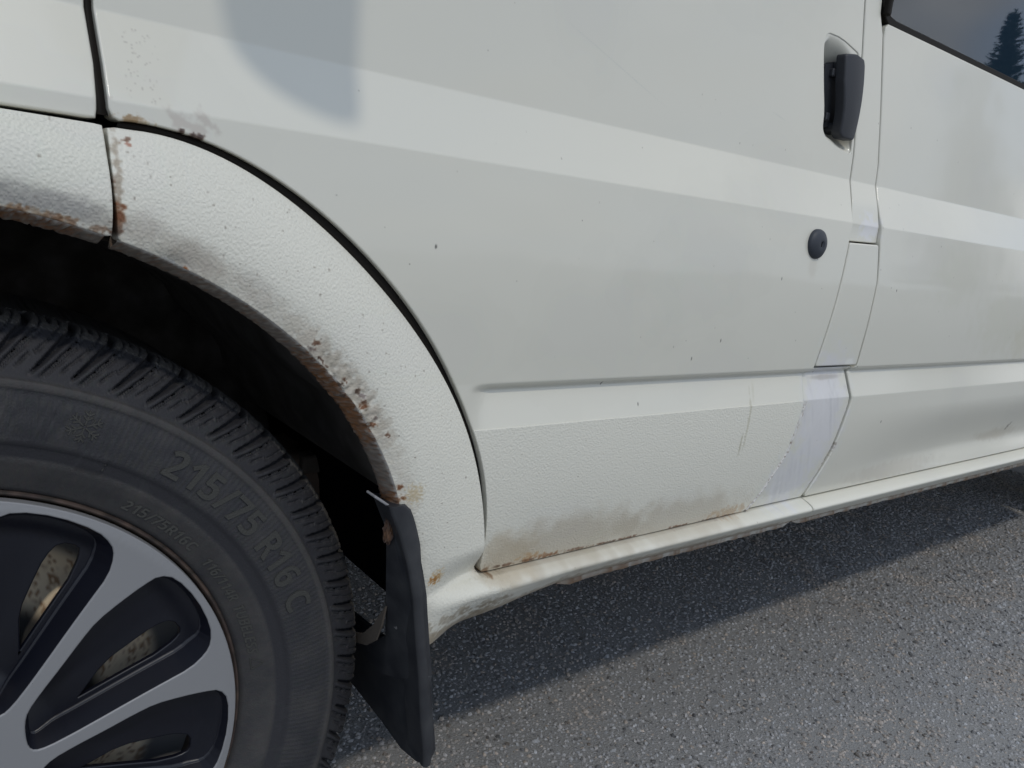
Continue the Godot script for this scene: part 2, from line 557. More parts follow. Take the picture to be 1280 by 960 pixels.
	# flecks of tar and dust
	for k in 170:
		var x := rng.randf_range(-0.2, 1.75)
		var y := rng.randf_range(0.40, 0.98)
		var r := rng.randf_range(0.0005, 0.0011)
		stamp(img, x, y, r, r * rng.randf_range(0.8, 1.6), rgb(96, 88, 78) if k % 3 else rgb(150, 142, 130), rng.randf_range(0.3, 0.8), 60.0, 0.2)
	for k in 60:
		stamp(img, 0.115 + rng.randf() * 0.02, rng.randf_range(0.82, 0.865), 0.0006, 0.0008, rgb(160, 154, 146), 0.45, 60.0, 0.2)
	for k in 120:
		var a := rng.randf_range(14.0, 120.0)
		var q := Vector2.from_angle(deg_to_rad(a)) * (r_fold(minf(a, 84.0)) + rng.randf_range(0.005, 0.075))
		var r := rng.randf_range(0.0006, 0.0012)
		stamp(img, q.x, q.y + WHEEL_Y, r, r, rgb(110, 100, 90), rng.randf_range(0.3, 0.7), 60.0, 0.2)
	for q in [[0.345, 0.745], [0.618, 0.596], [0.69, 0.645], [0.735, 0.665], [0.565, 0.62], [0.83, 0.74], [1.11, 0.735], [1.15, 0.54]]:
		stamp(img, q[0], q[1], 0.0012, 0.0026, rgb(50, 46, 42), 0.9, 60.0, 0.2)
	return img

func coat_normal() -> ImageTexture:
	var f := FastNoiseLite.new()
	f.seed = 5; f.noise_type = FastNoiseLite.TYPE_SIMPLEX_SMOOTH; f.frequency = 0.40; f.fractal_octaves = 2
	f.domain_warp_enabled = true; f.domain_warp_amplitude = 2.0; f.domain_warp_frequency = 0.05
	var h := f.get_image(2048, 1024, false, false, true)
	h.convert(Image.FORMAT_RGBA8)
	var flat := Image.create(2048, 1024, false, Image.FORMAT_RGBA8)
	flat.fill(Color(0.5, 0.5, 0.5))
	var px := int((0.47 + 0.25) / 2.05 * 2048)
	var py := int((1.325 - 0.434) / 1.025 * 1024)
	h.blit_rect(flat, Rect2i(0, 0, 2048 - px, 1024 - py), Vector2i(px, py))
	h.bump_map_to_normal_map(2.2)
	return ImageTexture.create_from_image(h)

func noise_tex(freq: float, a: Color, b: Color, size := 512, seed_ := 1, cell := false, oct := 4) -> NoiseTexture2D:
	var f := FastNoiseLite.new()
	f.seed = seed_; f.frequency = freq; f.fractal_octaves = oct
	f.noise_type = FastNoiseLite.TYPE_CELLULAR if cell else FastNoiseLite.TYPE_SIMPLEX_SMOOTH
	var t := NoiseTexture2D.new()
	t.width = size; t.height = size; t.seamless = true; t.noise = f
	var g := Gradient.new()
	g.set_color(0, a); g.set_color(1, b)
	t.color_ramp = g
	return t

func noise_normal(freq: float, power: float, seed_ := 1, size := 512) -> NoiseTexture2D:
	var f := FastNoiseLite.new()
	f.seed = seed_; f.frequency = freq; f.fractal_octaves = 3
	var t := NoiseTexture2D.new()
	t.width = size; t.height = size; t.seamless = true; t.noise = f; t.as_normal_map = true; t.bump_strength = power
	return t

func make_sky() -> PanoramaSkyMaterial:              # bright broken cloud over pale blue
	var w := 512
	var h := 256
	var f := FastNoiseLite.new()
	f.seed = 12; f.frequency = 1.6; f.fractal_octaves = 5
	var img := Image.create(w, h, false, Image.FORMAT_RGBF)
	for y in h:
		var el := PI * (0.5 - (y + 0.5) / h)
		for x in w:
			var az := TAU * (x + 0.5) / w
			var d := Vector3(cos(el) * cos(az), sin(el), cos(el) * sin(az))
			var up := maxf(d.y, 0.0)
			var p := d / (up + 0.25) * 0.6
			var n := f.get_noise_3d(p.x, p.y, p.z)
			var m := f.get_noise_3d(p.x * 2.3 + 9.0, p.y * 2.3, p.z * 2.3)
			var blue := Vector3(0.48, 0.62, 0.88).lerp(Vector3(0.74, 0.84, 0.97), pow(1.0 - up, 3.0))
			var cloud := Vector3(1.0, 0.995, 0.98) * (0.92 + 0.5 * m)
			var k := ss(-0.22, 0.26, n)
			var c := blue.lerp(cloud, k * 0.9)
			img.set_pixel(x, y, Color(c.x, c.y, c.z))
	var s := PanoramaSkyMaterial.new()
	s.panorama = ImageTexture.create_from_image(img)
	return s

func materials() -> void:
	var tex := ImageTexture.create_from_image(body_image())
	M.paint = mat(Color(0.87, 0.858, 0.825), 0.42, {"albedo_texture": tex, "clearcoat_enabled": true, "clearcoat": 0.6, "clearcoat_roughness": 0.08, "metallic_specular": 0.5})
	M.coat = mat(Color(0.92, 0.908, 0.88), 0.5, {"albedo_texture": tex, "normal_enabled": true, "normal_texture": coat_normal(), "normal_scale": 0.30})
	M.white = mat(Color(0.62, 0.64, 0.61), 0.35)
	M.dark = mat(Color(0.006, 0.006, 0.007), 0.9, {"metallic_specular": 0.05})
	M.liner = mat(Color(0.12, 0.112, 0.105), 0.9, {"uv1_triplanar": true, "uv1_scale": Vector3.ONE * 3.0, "albedo_texture": noise_tex(0.02, Color(0.5, 0.47, 0.42), Color(1, 1, 1), 256, 16)})
	M.plastic = mat(Color(0.017, 0.019, 0.024), 0.5, {"normal_enabled": true, "normal_texture": noise_normal(0.2, 3.0, 4), "normal_scale": 0.3, "uv1_triplanar": true, "uv1_scale": Vector3.ONE * 9.0})
	M.flap = mat(Color(0.046, 0.050, 0.058), 0.5, {"uv1_triplanar": true, "uv1_scale": Vector3.ONE * 4.0, "albedo_texture": noise_tex(0.012, Color(0.62, 0.62, 0.64), Color(1, 0.98, 0.94), 512, 8)})
	M.rubber = mat(Color.WHITE, 0.72, {"vertex_color_use_as_albedo": true, "normal_enabled": true, "normal_texture": noise_normal(0.12, 4.0, 7), "normal_scale": 0.25, "uv1_triplanar": true, "uv1_scale": Vector3.ONE * 7.0})
	M.vertex = mat(Color.WHITE, 0.75, {"vertex_color_use_as_albedo": true})
	M.silver = mat(Color(0.245, 0.248, 0.255), 0.50, {"metallic": 0.2, "normal_enabled": true, "normal_texture": noise_normal(0.3, 1.5, 3), "normal_scale": 0.12, "uv1_triplanar": true, "uv1_scale": Vector3.ONE * 8.0})
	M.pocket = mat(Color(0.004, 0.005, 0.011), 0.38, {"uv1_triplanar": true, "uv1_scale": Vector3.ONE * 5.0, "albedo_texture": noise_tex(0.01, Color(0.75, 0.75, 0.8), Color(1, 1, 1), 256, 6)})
	M.glass = mat(Color(0.02, 0.03, 0.04, 0.10), 0.015, {"transparency": BaseMaterial3D.TRANSPARENCY_ALPHA, "metallic_specular": 0.5})
	M.seal = mat(Color(0.014, 0.012, 0.010), 0.6, {"metallic_specular": 0.25})

# ------------------------------------------------------------------ wheel
const TYRE := [[0.2170, -0.060], [0.2205, -0.0535], [0.228, -0.0495], [0.236, -0.045], [0.2445, -0.0412], [0.2455, -0.0418], [0.256, -0.0386], [0.2575, -0.0368], [0.27, -0.0352], [0.285, -0.0356],
	[0.294, -0.0374], [0.2955, -0.0358], [0.2995, -0.0368], [0.301, -0.0400], [0.310, -0.0436], [0.318, -0.0478], [0.325, -0.0530], [0.330, -0.0580], [0.3345, -0.0640], [0.337, -0.0710], [0.3382, -0.0790], [0.3385, -0.0880], [0.3375, -0.1050], [0.3355, -0.1300]]

func tyre_z(r: float) -> float:
	return table(TYRE.slice(0, 18), r)

func tyre_mesh() -> ArrayMesh:
	# half a profile on the outside, mirrored to the inside
	var prof := []
	for i in TYRE.size() - 1:
		var a := Vector2(TYRE[i][0], TYRE[i][1])
		var e := Vector2(TYRE[i + 1][0], TYRE[i + 1][1])
		var st := 0.0016 if a.x > 0.298 else 0.003
		var k := maxi(1, int(round(a.distance_to(e) / st)))
		for j in k:
			prof.append(a.lerp(e, float(j) / k))
	prof.append(Vector2(0.3345, -0.155))
	var outer := prof.size()
	for q in [[0.3370, -0.215], [0.332, -0.24], [0.32, -0.262], [0.28, -0.272], [0.24, -0.266], [0.218, -0.25]]:
		prof.append(Vector2(q[0], q[1]))
	var cells := 74
	var per := 24
	var nu := cells * per
	var nv := prof.size()
	var pts := PackedVector3Array()
	var cols := PackedColorArray()
	var nn := FastNoiseLite.new()
	nn.seed = 3; nn.frequency = 1.0; nn.fractal_octaves = 3
	for i in nu:
		var ang := TAU * i / nu
		var cell := i / per
		var dir := Vector2(cos(ang), sin(ang))
		for j in nv:
			var r: float = prof[j].x
			var z: float = prof[j].y
			var sink := 0.0
			var deg := rad_to_deg(ang)
			if j < outer:
				# cell coordinate runs clockwise; the lugs lean with r
				var lean := (r - 0.312) * 26.0
				var u := fposmod(-(ang * cells / TAU) - lean + 0.13 * ((cell * 7) % 5 - 2) * 0.12, 1.0)
				if r > 0.3015:
					var t := clampf((r - 0.303) / 0.027, 0.0, 1.0)
					# wedge-shaped notch
					var wn := 0.010 + 0.075 * t
					var d := absf(u - 0.2)
					sink += 0.0065 * ss(wn + 0.03, wn - 0.012, d) * ss(0.302, 0.312, r) * ss(0.125, 0.095, -z)
					# sipes
					sink += 0.0028 * ss(0.036, 0.014, absf(u - 0.46)) * ss(0.302, 0.306, r)
					sink += 0.0024 * ss(0.036, 0.014, absf(u - 0.56 - 0.03 * t)) * ss(0.303, 0.307, r) * ss(0.338, 0.325, r)
					var zig := 0.80 + (0.09 * ss(0.317, 0.321, r))
					sink += 0.0028 * ss(0.036, 0.014, absf(u - zig)) * ss(0.306, 0.311, r)
					# a proud strip between the two grooves
					sink -= 0.0013 * ss(0.24, 0.27, u) * ss(0.44, 0.41, u) * ss(0.302, 0.307, r) * ss(0.335, 0.325, r)
				if r > 0.333:
					var tz := -z
					# tread: saw-toothed block edges, a ring groove, fine sipes
					sink += 0.0055 * ss(0.0035, 0.002, absf(tz - 0.112))
					sink += 0.0050 * ss(0.055, 0.03, absf(u - 0.66)) * ss(0.07, 0.076, tz)
					sink += 0.0009 * sin(ang * cells * 8.0) * sin(tz * 1700.0 + ang * cells * 2.0)
				if r > 0.2455 and r < 0.2578:
					# smooth ring, broken for the winter marks and once lower down
					var gap := ss(2.2, 1.8, absf(deg - 66.3))
					sink -= 0.0012 * gap
				if r > 0.259 and r < 0.2935 and ((deg > 71.5 and deg < 110.0) or (deg > 250.0 and deg < 292.0)):
					var wv := sin((r + 0.004 * sin(deg * 1.1) + 0.0015 * sin(deg * 2.7)) * 2400.0)
					sink += 0.0004 * wv * ss(0.259, 0.263, r) * ss(0.2935, 0.290, r)
				if r > 0.258 and r < 0.294 and not (deg > 70.0 and deg < 112.0):
					sink += 0.00012 * sin(deg * 24.0)                       # fine mould lines
			var rr := r
			var zz := z
			var w := ss(0.331, 0.340, r)                                       # sink goes along z on the wall and along r on the tread
			rr -= sink * (0.35 + 0.65 * w)
			zz -= sink * (1.0 - w) * (1.0 if j < outer else 0.0)
			pts.append(Vector3(dir.x * rr, dir.y * rr, zz))
			# rubber, dust lying in the brown ring near the rim and on the raised parts
			var n1 := nn.get_noise_3d(dir.x * r * 26.0, dir.y * r * 26.0, z * 26.0)
			var n2 := nn.get_noise_3d(dir.x * r * 160.0, dir.y * r * 160.0, z * 160.0 + 7.0)
			var base := Vector3(0.020, 0.021, 0.025)
			var dust := 0.35 + 0.5 * n1 + 0.3 * n2
			if r < 0.246: dust += 0.45
			elif r < 0.258: dust -= 0.45
			elif r > 0.2945 and r < 0.3005: dust += 0.6
			elif r > 0.333: dust += 1.3
			elif r > 0.3015: dust -= 0.35
			if r > 0.303 and sink > 0.0001 and sink < 0.0011: dust += 0.7      # worn edges hold dust
			dust = clampf(dust, 0.0, 2.0)
			if sink > 0.0012: dust *= 0.15
			var cc := base.lerp(Vector3(0.072, 0.067, 0.061), dust * 0.5)
			cols.append(Color(cc.x, cc.y, cc.z))
	var b := MB.new()
	b.sheet(pts, nu, nv, -1.0, true, cols)
	return b.mesh()

# raised lettering bent round the side wall, running clockwise from angle a0 (degrees) at radius r
func bent_text(b: MB, text: String, r: float, height: float, a0: float, squeeze: float, relief: float, bold := true, spread := 1.0) -> void:
	var tm := TextMesh.new()
	var fnt := SystemFont.new()
	fnt.font_names = PackedStringArray(["Droid Sans"])
	if bold:
		fnt.font_weight = 700
	tm.font = fnt
	tm.text = text
	tm.font_size = 32
	tm.pixel_size = 0.01
	tm.depth = 0.02
	tm.curve_step = 2.0
	tm.horizontal_alignment = HORIZONTAL_ALIGNMENT_LEFT
	var arr := tm.get_mesh_arrays()
	var vs: PackedVector3Array = arr[Mesh.ARRAY_VERTEX]
	var ns: PackedVector3Array = arr[Mesh.ARRAY_NORMAL]
	var id: PackedInt32Array = arr[Mesh.ARRAY_INDEX]
	if vs.size() == 0:
		return
	var lo := vs[0]
	var hi := vs[0]
	for p in vs:
		lo = lo.min(p); hi = hi.max(p)
	var k := height / (hi.y - lo.y)
	var base := b.v.size()
	for i in vs.size():
		var p := vs[i]
		var rr := r + (p.y - lo.y) * k
		var a := deg_to_rad(a0) - (p.x - lo.x) * k * squeeze / (r + height * 0.5)
		var z := tyre_z(rr) + (relief if p.z > (lo.z + hi.z) * 0.5 else -0.002)
		var er := Vector3(cos(a), sin(a), 0)
		var ea := Vector3(sin(a), -cos(a), 0)
		var nn := ea * ns[i].x + er * ns[i].y + Vector3(0, 0, ns[i].z)
		b.vert(Vector3(er.x * rr, er.y * rr, z), nn.normalized(), Vector2.ZERO, Color(0.041, 0.040, 0.038))
	for i in range(0, id.size(), 3):
		b.tri(base + id[i], base + id[i + 1], base + id[i + 2])

func snowflake(b: MB, r: float, a: float, size: float) -> void:
	var c := Vector2.from_angle(deg_to_rad(a)) * r
	for k in 6:
		var d := Vector2.from_angle(deg_to_rad(a + 60.0 * k))
		var segs := [[c + d * size * 0.12, c + d * size]]
		for t in [0.45, 0.72]:
			for s in [-1.0, 1.0]:
				segs.append([c + d * size * t, c + d * size * t + d.rotated(s * 0.9) * size * 0.33])
		for s in segs:
			ridge(b, s[0], s[1], 0.0009, 0.0007)

func ridge(b: MB, p: Vector2, q: Vector2, w: float, h: float) -> void:
	var t := (q - p).normalized() * w
	var s := Vector2(-t.y, t.x)
	var col := Color(0.042, 0.041, 0.039)
	var f := func(v: Vector2, up: float) -> Vector3:
		return Vector3(v.x, v.y, tyre_z(v.length()) + up)
	var a: Array = [f.call(p - s - t, -0.001), f.call(q - s + t, -0.001), f.call(q + s + t, -0.001), f.call(p + s - t, -0.001)]
	var e: Array = [f.call(p - s * 0.5, h), f.call(q - s * 0.5, h), f.call(q + s * 0.5, h), f.call(p + s * 0.5, h)]
	b.face([e[3], e[2], e[1], e[0]], col)
	for i in 4:
		var j := (i + 1) % 4
		b.face([e[i], e[j], a[j], a[i]], col)

func polar(l: Array, turn := 0.0) -> PackedVector2Array:
	var p := PackedVector2Array()
	for q in l:
		p.append(Vector2.from_angle(deg_to_rad(q[1] + turn)) * q[0])
	return p

func make_wheel(van: Node3D) -> Node3D:
	var w := group_of("wheel", van)
	w.position = Vector3(0, WHEEL_Y, 0)
	var ty := obj("tyre", tyre_mesh(), M.rubber, w)
	var b := MB.new()
	bent_text(b, "215/75 R16 C", 0.2645, 0.0225, 56.5, 1.02, 0.0012)
	obj("size_lettering", b.mesh(), M.rubber, w)
	b = MB.new()
	bent_text(b, "215/75R16C", 0.2275, 0.0088, 57.5, 1.05, 0.0007)
	bent_text(b, "116/114R  TUBELESS", 0.2275, 0.0082, 37.0, 1.0, 0.0007)
	obj("small_lettering", b.mesh(), M.rubber, w)
	b = MB.new()
	snowflake(b, 0.2775, 69.6, 0.0115)
	obj("snowflake_mark", b.mesh(), M.rubber, w)
	b = MB.new()
	bent_text(b, "M+S", 0.2492, 0.0070, 67.9, 0.9, 0.0009)
	obj("winter_lettering", b.mesh(), M.rubber, w)
	b = MB.new()
	# small triangle mark
	var tri_c := Vector2.from_angle(deg_to_rad(8.8)) * 0.232
	for k in 3:
		var d0 := Vector2.from_angle(deg_to_rad(8.8 + 120.0 * k)) * 0.0065
		var d1 := Vector2.from_angle(deg_to_rad(8.8 + 120.0 * (k + 1))) * 0.0065
		ridge(b, tri_c + d0, tri_c + d1, 0.0007, 0.0008)
	obj("triangle_mark", b.mesh(), M.rubber, w)
	# rim flange behind the cover, brown with rust
	b = MB.new()
	var rimp := PackedVector3Array()
	var rimc := PackedColorArray()
	var rp := [[0.2190, -0.064], [0.2195, -0.057], [0.2182, -0.0528], [0.2162, -0.0525], [0.2145, -0.057], [0.209, -0.075], [0.198, -0.10], [0.19, -0.20]]
	for i in 240:
		var a := TAU * i / 240
		for q in rp:
			rimp.append(Vector3(cos(a) * q[0], sin(a) * q[0], q[1]))
			var n1 := nz.get_noise_2d(cos(a) * 900.0, sin(a) * 900.0 + q[1] * 3000.0)
			rimc.append(Color(0.022, 0.016, 0.014).lerp(Color(0.085, 0.058, 0.045), clampf(0.4 + n1, 0, 1)))
	b.sheet(rimp, 240, rp.size(), -1.0, true, rimc)
	obj("steel_rim", b.mesh(), M.vertex, w)
	# steel wheel disc and brake drum behind, cream paint with rust
	b = MB.new()
	var dp := PackedVector3Array()
	var dc := PackedColorArray()
	for i in 360:
		var a := TAU * i / 360
		for j in 70:
			var r := 0.04 + 0.155 * j / 69.0
			var z := -0.100 + 0.012 * sin((r - 0.04) * 42.0)
			dp.append(Vector3(cos(a) * r, sin(a) * r, z))
			var n1 := nz.get_noise_2d(cos(a) * r * 3600.0, sin(a) * r * 3600.0)
			var n2 := nz.get_noise_2d(cos(a) * r * 1500.0 + 300.0, sin(a) * r * 1500.0)
			var cc := Color(0.88, 0.74, 0.53).lerp(Color(0.30, 0.15, 0.065), 0.9 * ss(0.08, 0.42, n1 + n2 * 0.6))
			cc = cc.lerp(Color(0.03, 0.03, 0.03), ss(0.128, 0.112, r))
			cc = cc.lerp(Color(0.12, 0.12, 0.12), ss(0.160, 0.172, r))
			dc.append(cc)
	b.sheet(dp, 360, 70, 1.0, true, dc)
	var disc := obj("steel_disc", b.mesh(), M.vertex, w)
	# cover: ten silver spokes round ten black pockets
	var pk := chaikin(polar([[0.1950, 16.8], [0.2020, 18.9], [0.2068, 23.0], [0.2085, 31.0], [0.2072, 38.4], [0.2005, 41.6], [0.188, 42.6], [0.170, 43.7], [0.150, 44.8], [0.134, 44.2], [0.1115, 42.4], [0.091, 40.3], [0.076, 37.2], [0.0695, 32.5], [0.0645, 24.0], [0.0630, 16.0], [0.0660, 11.6], [0.074, 10.6], [0.091, 11.6], [0.114, 13.0], [0.137, 14.0], [0.160, 14.6], [0.181, 15.0]]), 1)
	var face := func(x: float, y: float) -> float:
		var r := Vector2(x, y).length()
		return -0.0455 + 0.004 * ss(0.20, 0.05, r) - 0.0012 * ss(0.206, 0.2145, r)
	var flat_uv := func(q: Vector2) -> Vector2: return q
	var gx := steps(-0.03, 0.24, 0.004)
	var gy := steps(-0.03, 0.24, 0.004)
	var disc_p := PackedVector2Array()
	for k in 180:
		disc_p.append(Vector2.from_angle(TAU * k / 180.0) * 0.2138)
	var pockets := []
	for k in 10:
		var q := PackedVector2Array()
		for p in pk: q.append(p.rotated(deg_to_rad(36.0 * k)))
		pockets.append(Geometry2D.offset_polygon(q, 0.0014)[0])
	var cg := steps(-0.22, 0.22, 0.004)
	obj("wheel_cover", panel(disc_p, face, cg, cg, 0.0012, 0.008, pockets, flat_uv), M.silver, w)
	# the pocket: sloping walls down to a floor with a slot
	var in1 := Geometry2D.offset_polygon(pk, -0.0035)[0]
	var rot := PackedVector2Array()
	for q in in1: rot.append(q.rotated(deg_to_rad(2.6)))
	var floor_p: PackedVector2Array = Geometry2D.intersect_polygons(in1, rot)[0]
	var slot: PackedVector2Array = Geometry2D.intersect_polygons(chaikin(polar([[0.093, 15.6], [0.107, 21.6], [0.128, 27.4], [0.152, 28.2], [0.172, 28.4], [0.186, 27.0], [0.1885, 22.4], [0.180, 20.6], [0.165, 19.6], [0.145, 18.2], [0.126, 16.8], [0.107, 15.6]]), 1), Geometry2D.offset_polygon(floor_p, -0.0025)[0])[0]
	var fz := func(x: float, y: float) -> float:
		var r := Vector2(x, y).length()
		var a := rad_to_deg(Vector2(x, y).angle())
		return -0.0655 + 0.010 * ss(0.185, 0.205, r) + 0.004 * ss(30.0, 42.0, a) + 0.010 * ss(0.085, 0.062, r)
	var pocket_floor := panel(floor_p, fz, gx, gy, 0.0, 0.004, [slot], flat_uv)
	b = MB.new()
	var ring := dense(pk, 0.003)
	var fl := dense(floor_p, 0.0006)
	var ids := []
	for q in ring:
		var best := fl[0]
		for p in fl:
			if p.distance_squared_to(q) < best.distance_squared_to(q): best = p
		var inw := (best - q).normalized()
		var nn := Vector3(inw.x * 0.9, inw.y * 0.9, 0.45).normalized()
		var top := Vector3(q.x, q.y, face.call(q.x, q.y) - 0.0012)
		var bot := Vector3(best.x, best.y, fz.call(best.x, best.y))
		var midp := top.lerp(bot, 0.82)
		ids.append([b.vert(top, nn, q), b.vert(midp, nn, q), b.vert(midp + Vector3(inw.x, inw.y, 0.0) * 0.0007, Vector3(inw.x * 0.3, inw.y * 0.3, 1.0).normalized(), q), b.vert(bot, nn, q)])
	for i in ids.size():
		var r: Array = ids[i]
		var s: Array = ids[(i + 1) % ids.size()]
		for k in 3:
			b.quad(r[k], s[k], s[k + 1], r[k + 1])
	var walls := b.mesh()
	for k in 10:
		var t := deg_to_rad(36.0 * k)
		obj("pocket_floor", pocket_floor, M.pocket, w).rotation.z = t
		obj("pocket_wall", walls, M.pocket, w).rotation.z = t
	b = MB.new()
	lathe(b, Vector3.ZERO, [[0.0495, -0.052], [0.0495, -0.0445], [0.0485, -0.0425], [0.046, -0.0418], [0.0, -0.0405]], 64)
	obj("centre_cap", b.mesh(), M.silver, w)
	return w

# ------------------------------------------------------------------ build
func _ready() -> void:
	rng.seed = 20
	nz.seed = 11; nz.frequency = 0.05; nz.fractal_octaves = 3
	# camera
	var cam := Camera3D.new()
	cam.name = "camera"
	cam.rotation_order = EULER_ORDER_YXZ
	cam.position = Vector3(-0.0004, 0.7649, 0.5577)
	cam.rotation_degrees = Vector3(-11.117, -38.442, 5.942)
	cam.fov = 52.07
	cam.near = 0.02
	cam.far = 1500.0
	add_child(cam)
	# sky, exposure
	var we := WorldEnvironment.new()
	we.name = "environment"
	var env := Environment.new()
	env.background_mode = Environment.BG_SKY
	env.sky = Sky.new()
	env.sky.sky_material = make_sky()
	env.background_energy_multiplier = 1.9
	env.tonemap_mode = Environment.TONE_MAPPER_LINEAR
	env.tonemap_exposure = 0.53
	env.sdfgi_enabled = true; env.ssao_enabled = true; env.ssil_enabled = true
	we.environment = env
	add_child(we)
	# sun: high on the camera's side, veiled
	var sun := DirectionalLight3D.new()
	sun.name = "sun"
	sun.light_energy = 0.60
	sun.light_color = Color(1.0, 0.97, 0.92)
	sun.light_angular_distance = 2.4
	sun.shadow_enabled = true
	sun.look_at_from_position(Vector3.ZERO, Vector3(0.12, -1.0, -0.81))
	add_child(sun)

	materials()
	build_ground()
	build_van()
	build_tree()

func build_ground() -> void:
	var b := MB.new()
	var g := [-400.0, -60.0, -12.0, -3.0, -0.5, 1.0, 2.5, 4.0, 9.0, 30.0, 120.0, 400.0]
	for i in g.size() - 1:
		for j in g.size() - 1:
			b.face([Vector3(g[i], 0, g[j]), Vector3(g[i + 1], 0, g[j]), Vector3(g[i + 1], 0, g[j + 1]), Vector3(g[i], 0, g[j + 1])])
	var m := mat(Color(0.300, 0.302, 0.299), 0.9, {"uv1_triplanar": true, "uv1_world_triplanar": true, "uv1_scale": Vector3.ONE * 2.2,
		"albedo_texture": noise_tex(0.09, Color(0.80, 0.80, 0.81), Color(1, 1, 0.99), 1024, 21, false, 5), "normal_enabled": true, "normal_texture": noise_normal(0.11, 3.0, 22, 1024), "normal_scale": 1.0})
	var o := obj("asphalt_ground", b.mesh(), m)
	o.set_meta("kind", "structure"); o.set_meta("label", "grey weathered asphalt that the white van stands on"); o.set_meta("category", "ground")
	# the stones of its surface
	var ico := [Vector3(0, 1, 1.618), Vector3(0, -1, 1.618), Vector3(0, 1, -1.618), Vector3(0, -1, -1.618), Vector3(1, 1.618, 0), Vector3(-1, 1.618, 0), Vector3(1, -1.618, 0), Vector3(-1, -1.618, 0), Vector3(1.618, 0, 1), Vector3(-1.618, 0, 1), Vector3(1.618, 0, -1), Vector3(-1.618, 0, -1)]
	var fs := [[0, 1, 8], [0, 9, 1], [0, 8, 4], [0, 4, 5], [0, 5, 9], [1, 6, 8], [1, 7, 6], [1, 9, 7], [2, 3, 11], [2, 10, 3], [2, 4, 10], [2, 5, 4], [2, 11, 5], [3, 6, 7], [3, 10, 6], [3, 7, 11], [4, 8, 10], [6, 10, 8], [5, 11, 9], [7, 9, 11]]
	for i in 12:
		ico[i] = ico[i].normalized() * rng.randf_range(0.72, 1.15)
	b = MB.new()
	for f in fs:
		b.face([ico[f[0]], ico[f[2]], ico[f[1]]])
	var mm := MultiMesh.new()
	mm.transform_format = MultiMesh.TRANSFORM_3D
	mm.use_colors = true
	mm.mesh = b.mesh()
	var xf := []
	var co := []
	var z := -1.0
	while z < 0.95:
		var x := -0.75
		while x < 3.6:
			var sp := 0.0068 if x > 0.05 and x < 1.7 and z < 0.5 else 0.0095
			var px := x + rng.randf_range(-0.004, 0.004)
			var pz := z + rng.randf_range(-0.004, 0.004)
			x += sp
			if z < -0.62 and x < 0.6 or z < -0.25 and x < 0.0: continue
			var patch := nz.get_noise_2d(px * 160.0, pz * 160.0)
			if rng.randf() < 0.10 + 0.12 * patch: continue
			var s := rng.randf_range(0.0020, 0.0046) * (1.3 if rng.randf() < 0.12 else 1.0) * (1.25 if x > 1.7 else 1.0)
			var bs := Basis(Quaternion(Vector3(rng.randfn(), rng.randfn(), rng.randfn()).normalized(), rng.randf() * TAU)).scaled_local(Vector3(rng.randf_range(0.7, 1.25), rng.randf_range(0.6, 1.0), rng.randf_range(0.7, 1.25)) * s)
			xf.append(Transform3D(bs, Vector3(px, rng.randf_range(-0.0022, 0.0000), pz)))
			var l := rng.randf_range(0.235, 0.35) * (1.0 + 0.15 * patch)
			if rng.randf() < 0.04: l *= 1.3
			if rng.randf() < 0.15: l *= rng.randf_range(0.3, 0.6)
			var warm := rng.randf_range(-0.03, 0.03) + 0.10 * ss(0.12, 0.4, nz.get_noise_2d(px * 60.0 + 50.0, pz * 60.0)) if rng.randf() < 0.9 else 0.14
			co.append(Color(l * (1.0 + warm), l, l * (1.005 - warm)))
		z += 0.0068
	mm.instance_count = xf.size()
	for i in xf.size():
		mm.set_instance_transform(i, xf[i])
		mm.set_instance_color(i, co[i])
	var mi := MultiMeshInstance3D.new()
	mi.name = numbered("gravel")
	mi.multimesh = mm
	mi.material_override = mat(Color.WHITE, 0.7, {"vertex_color_use_as_albedo": true})
	mi.set_meta("kind", "stuff"); mi.set_meta("label", "fine grey stone chippings bound into the asphalt surface beside the van"); mi.set_meta("category", "gravel")
	add_child(mi)

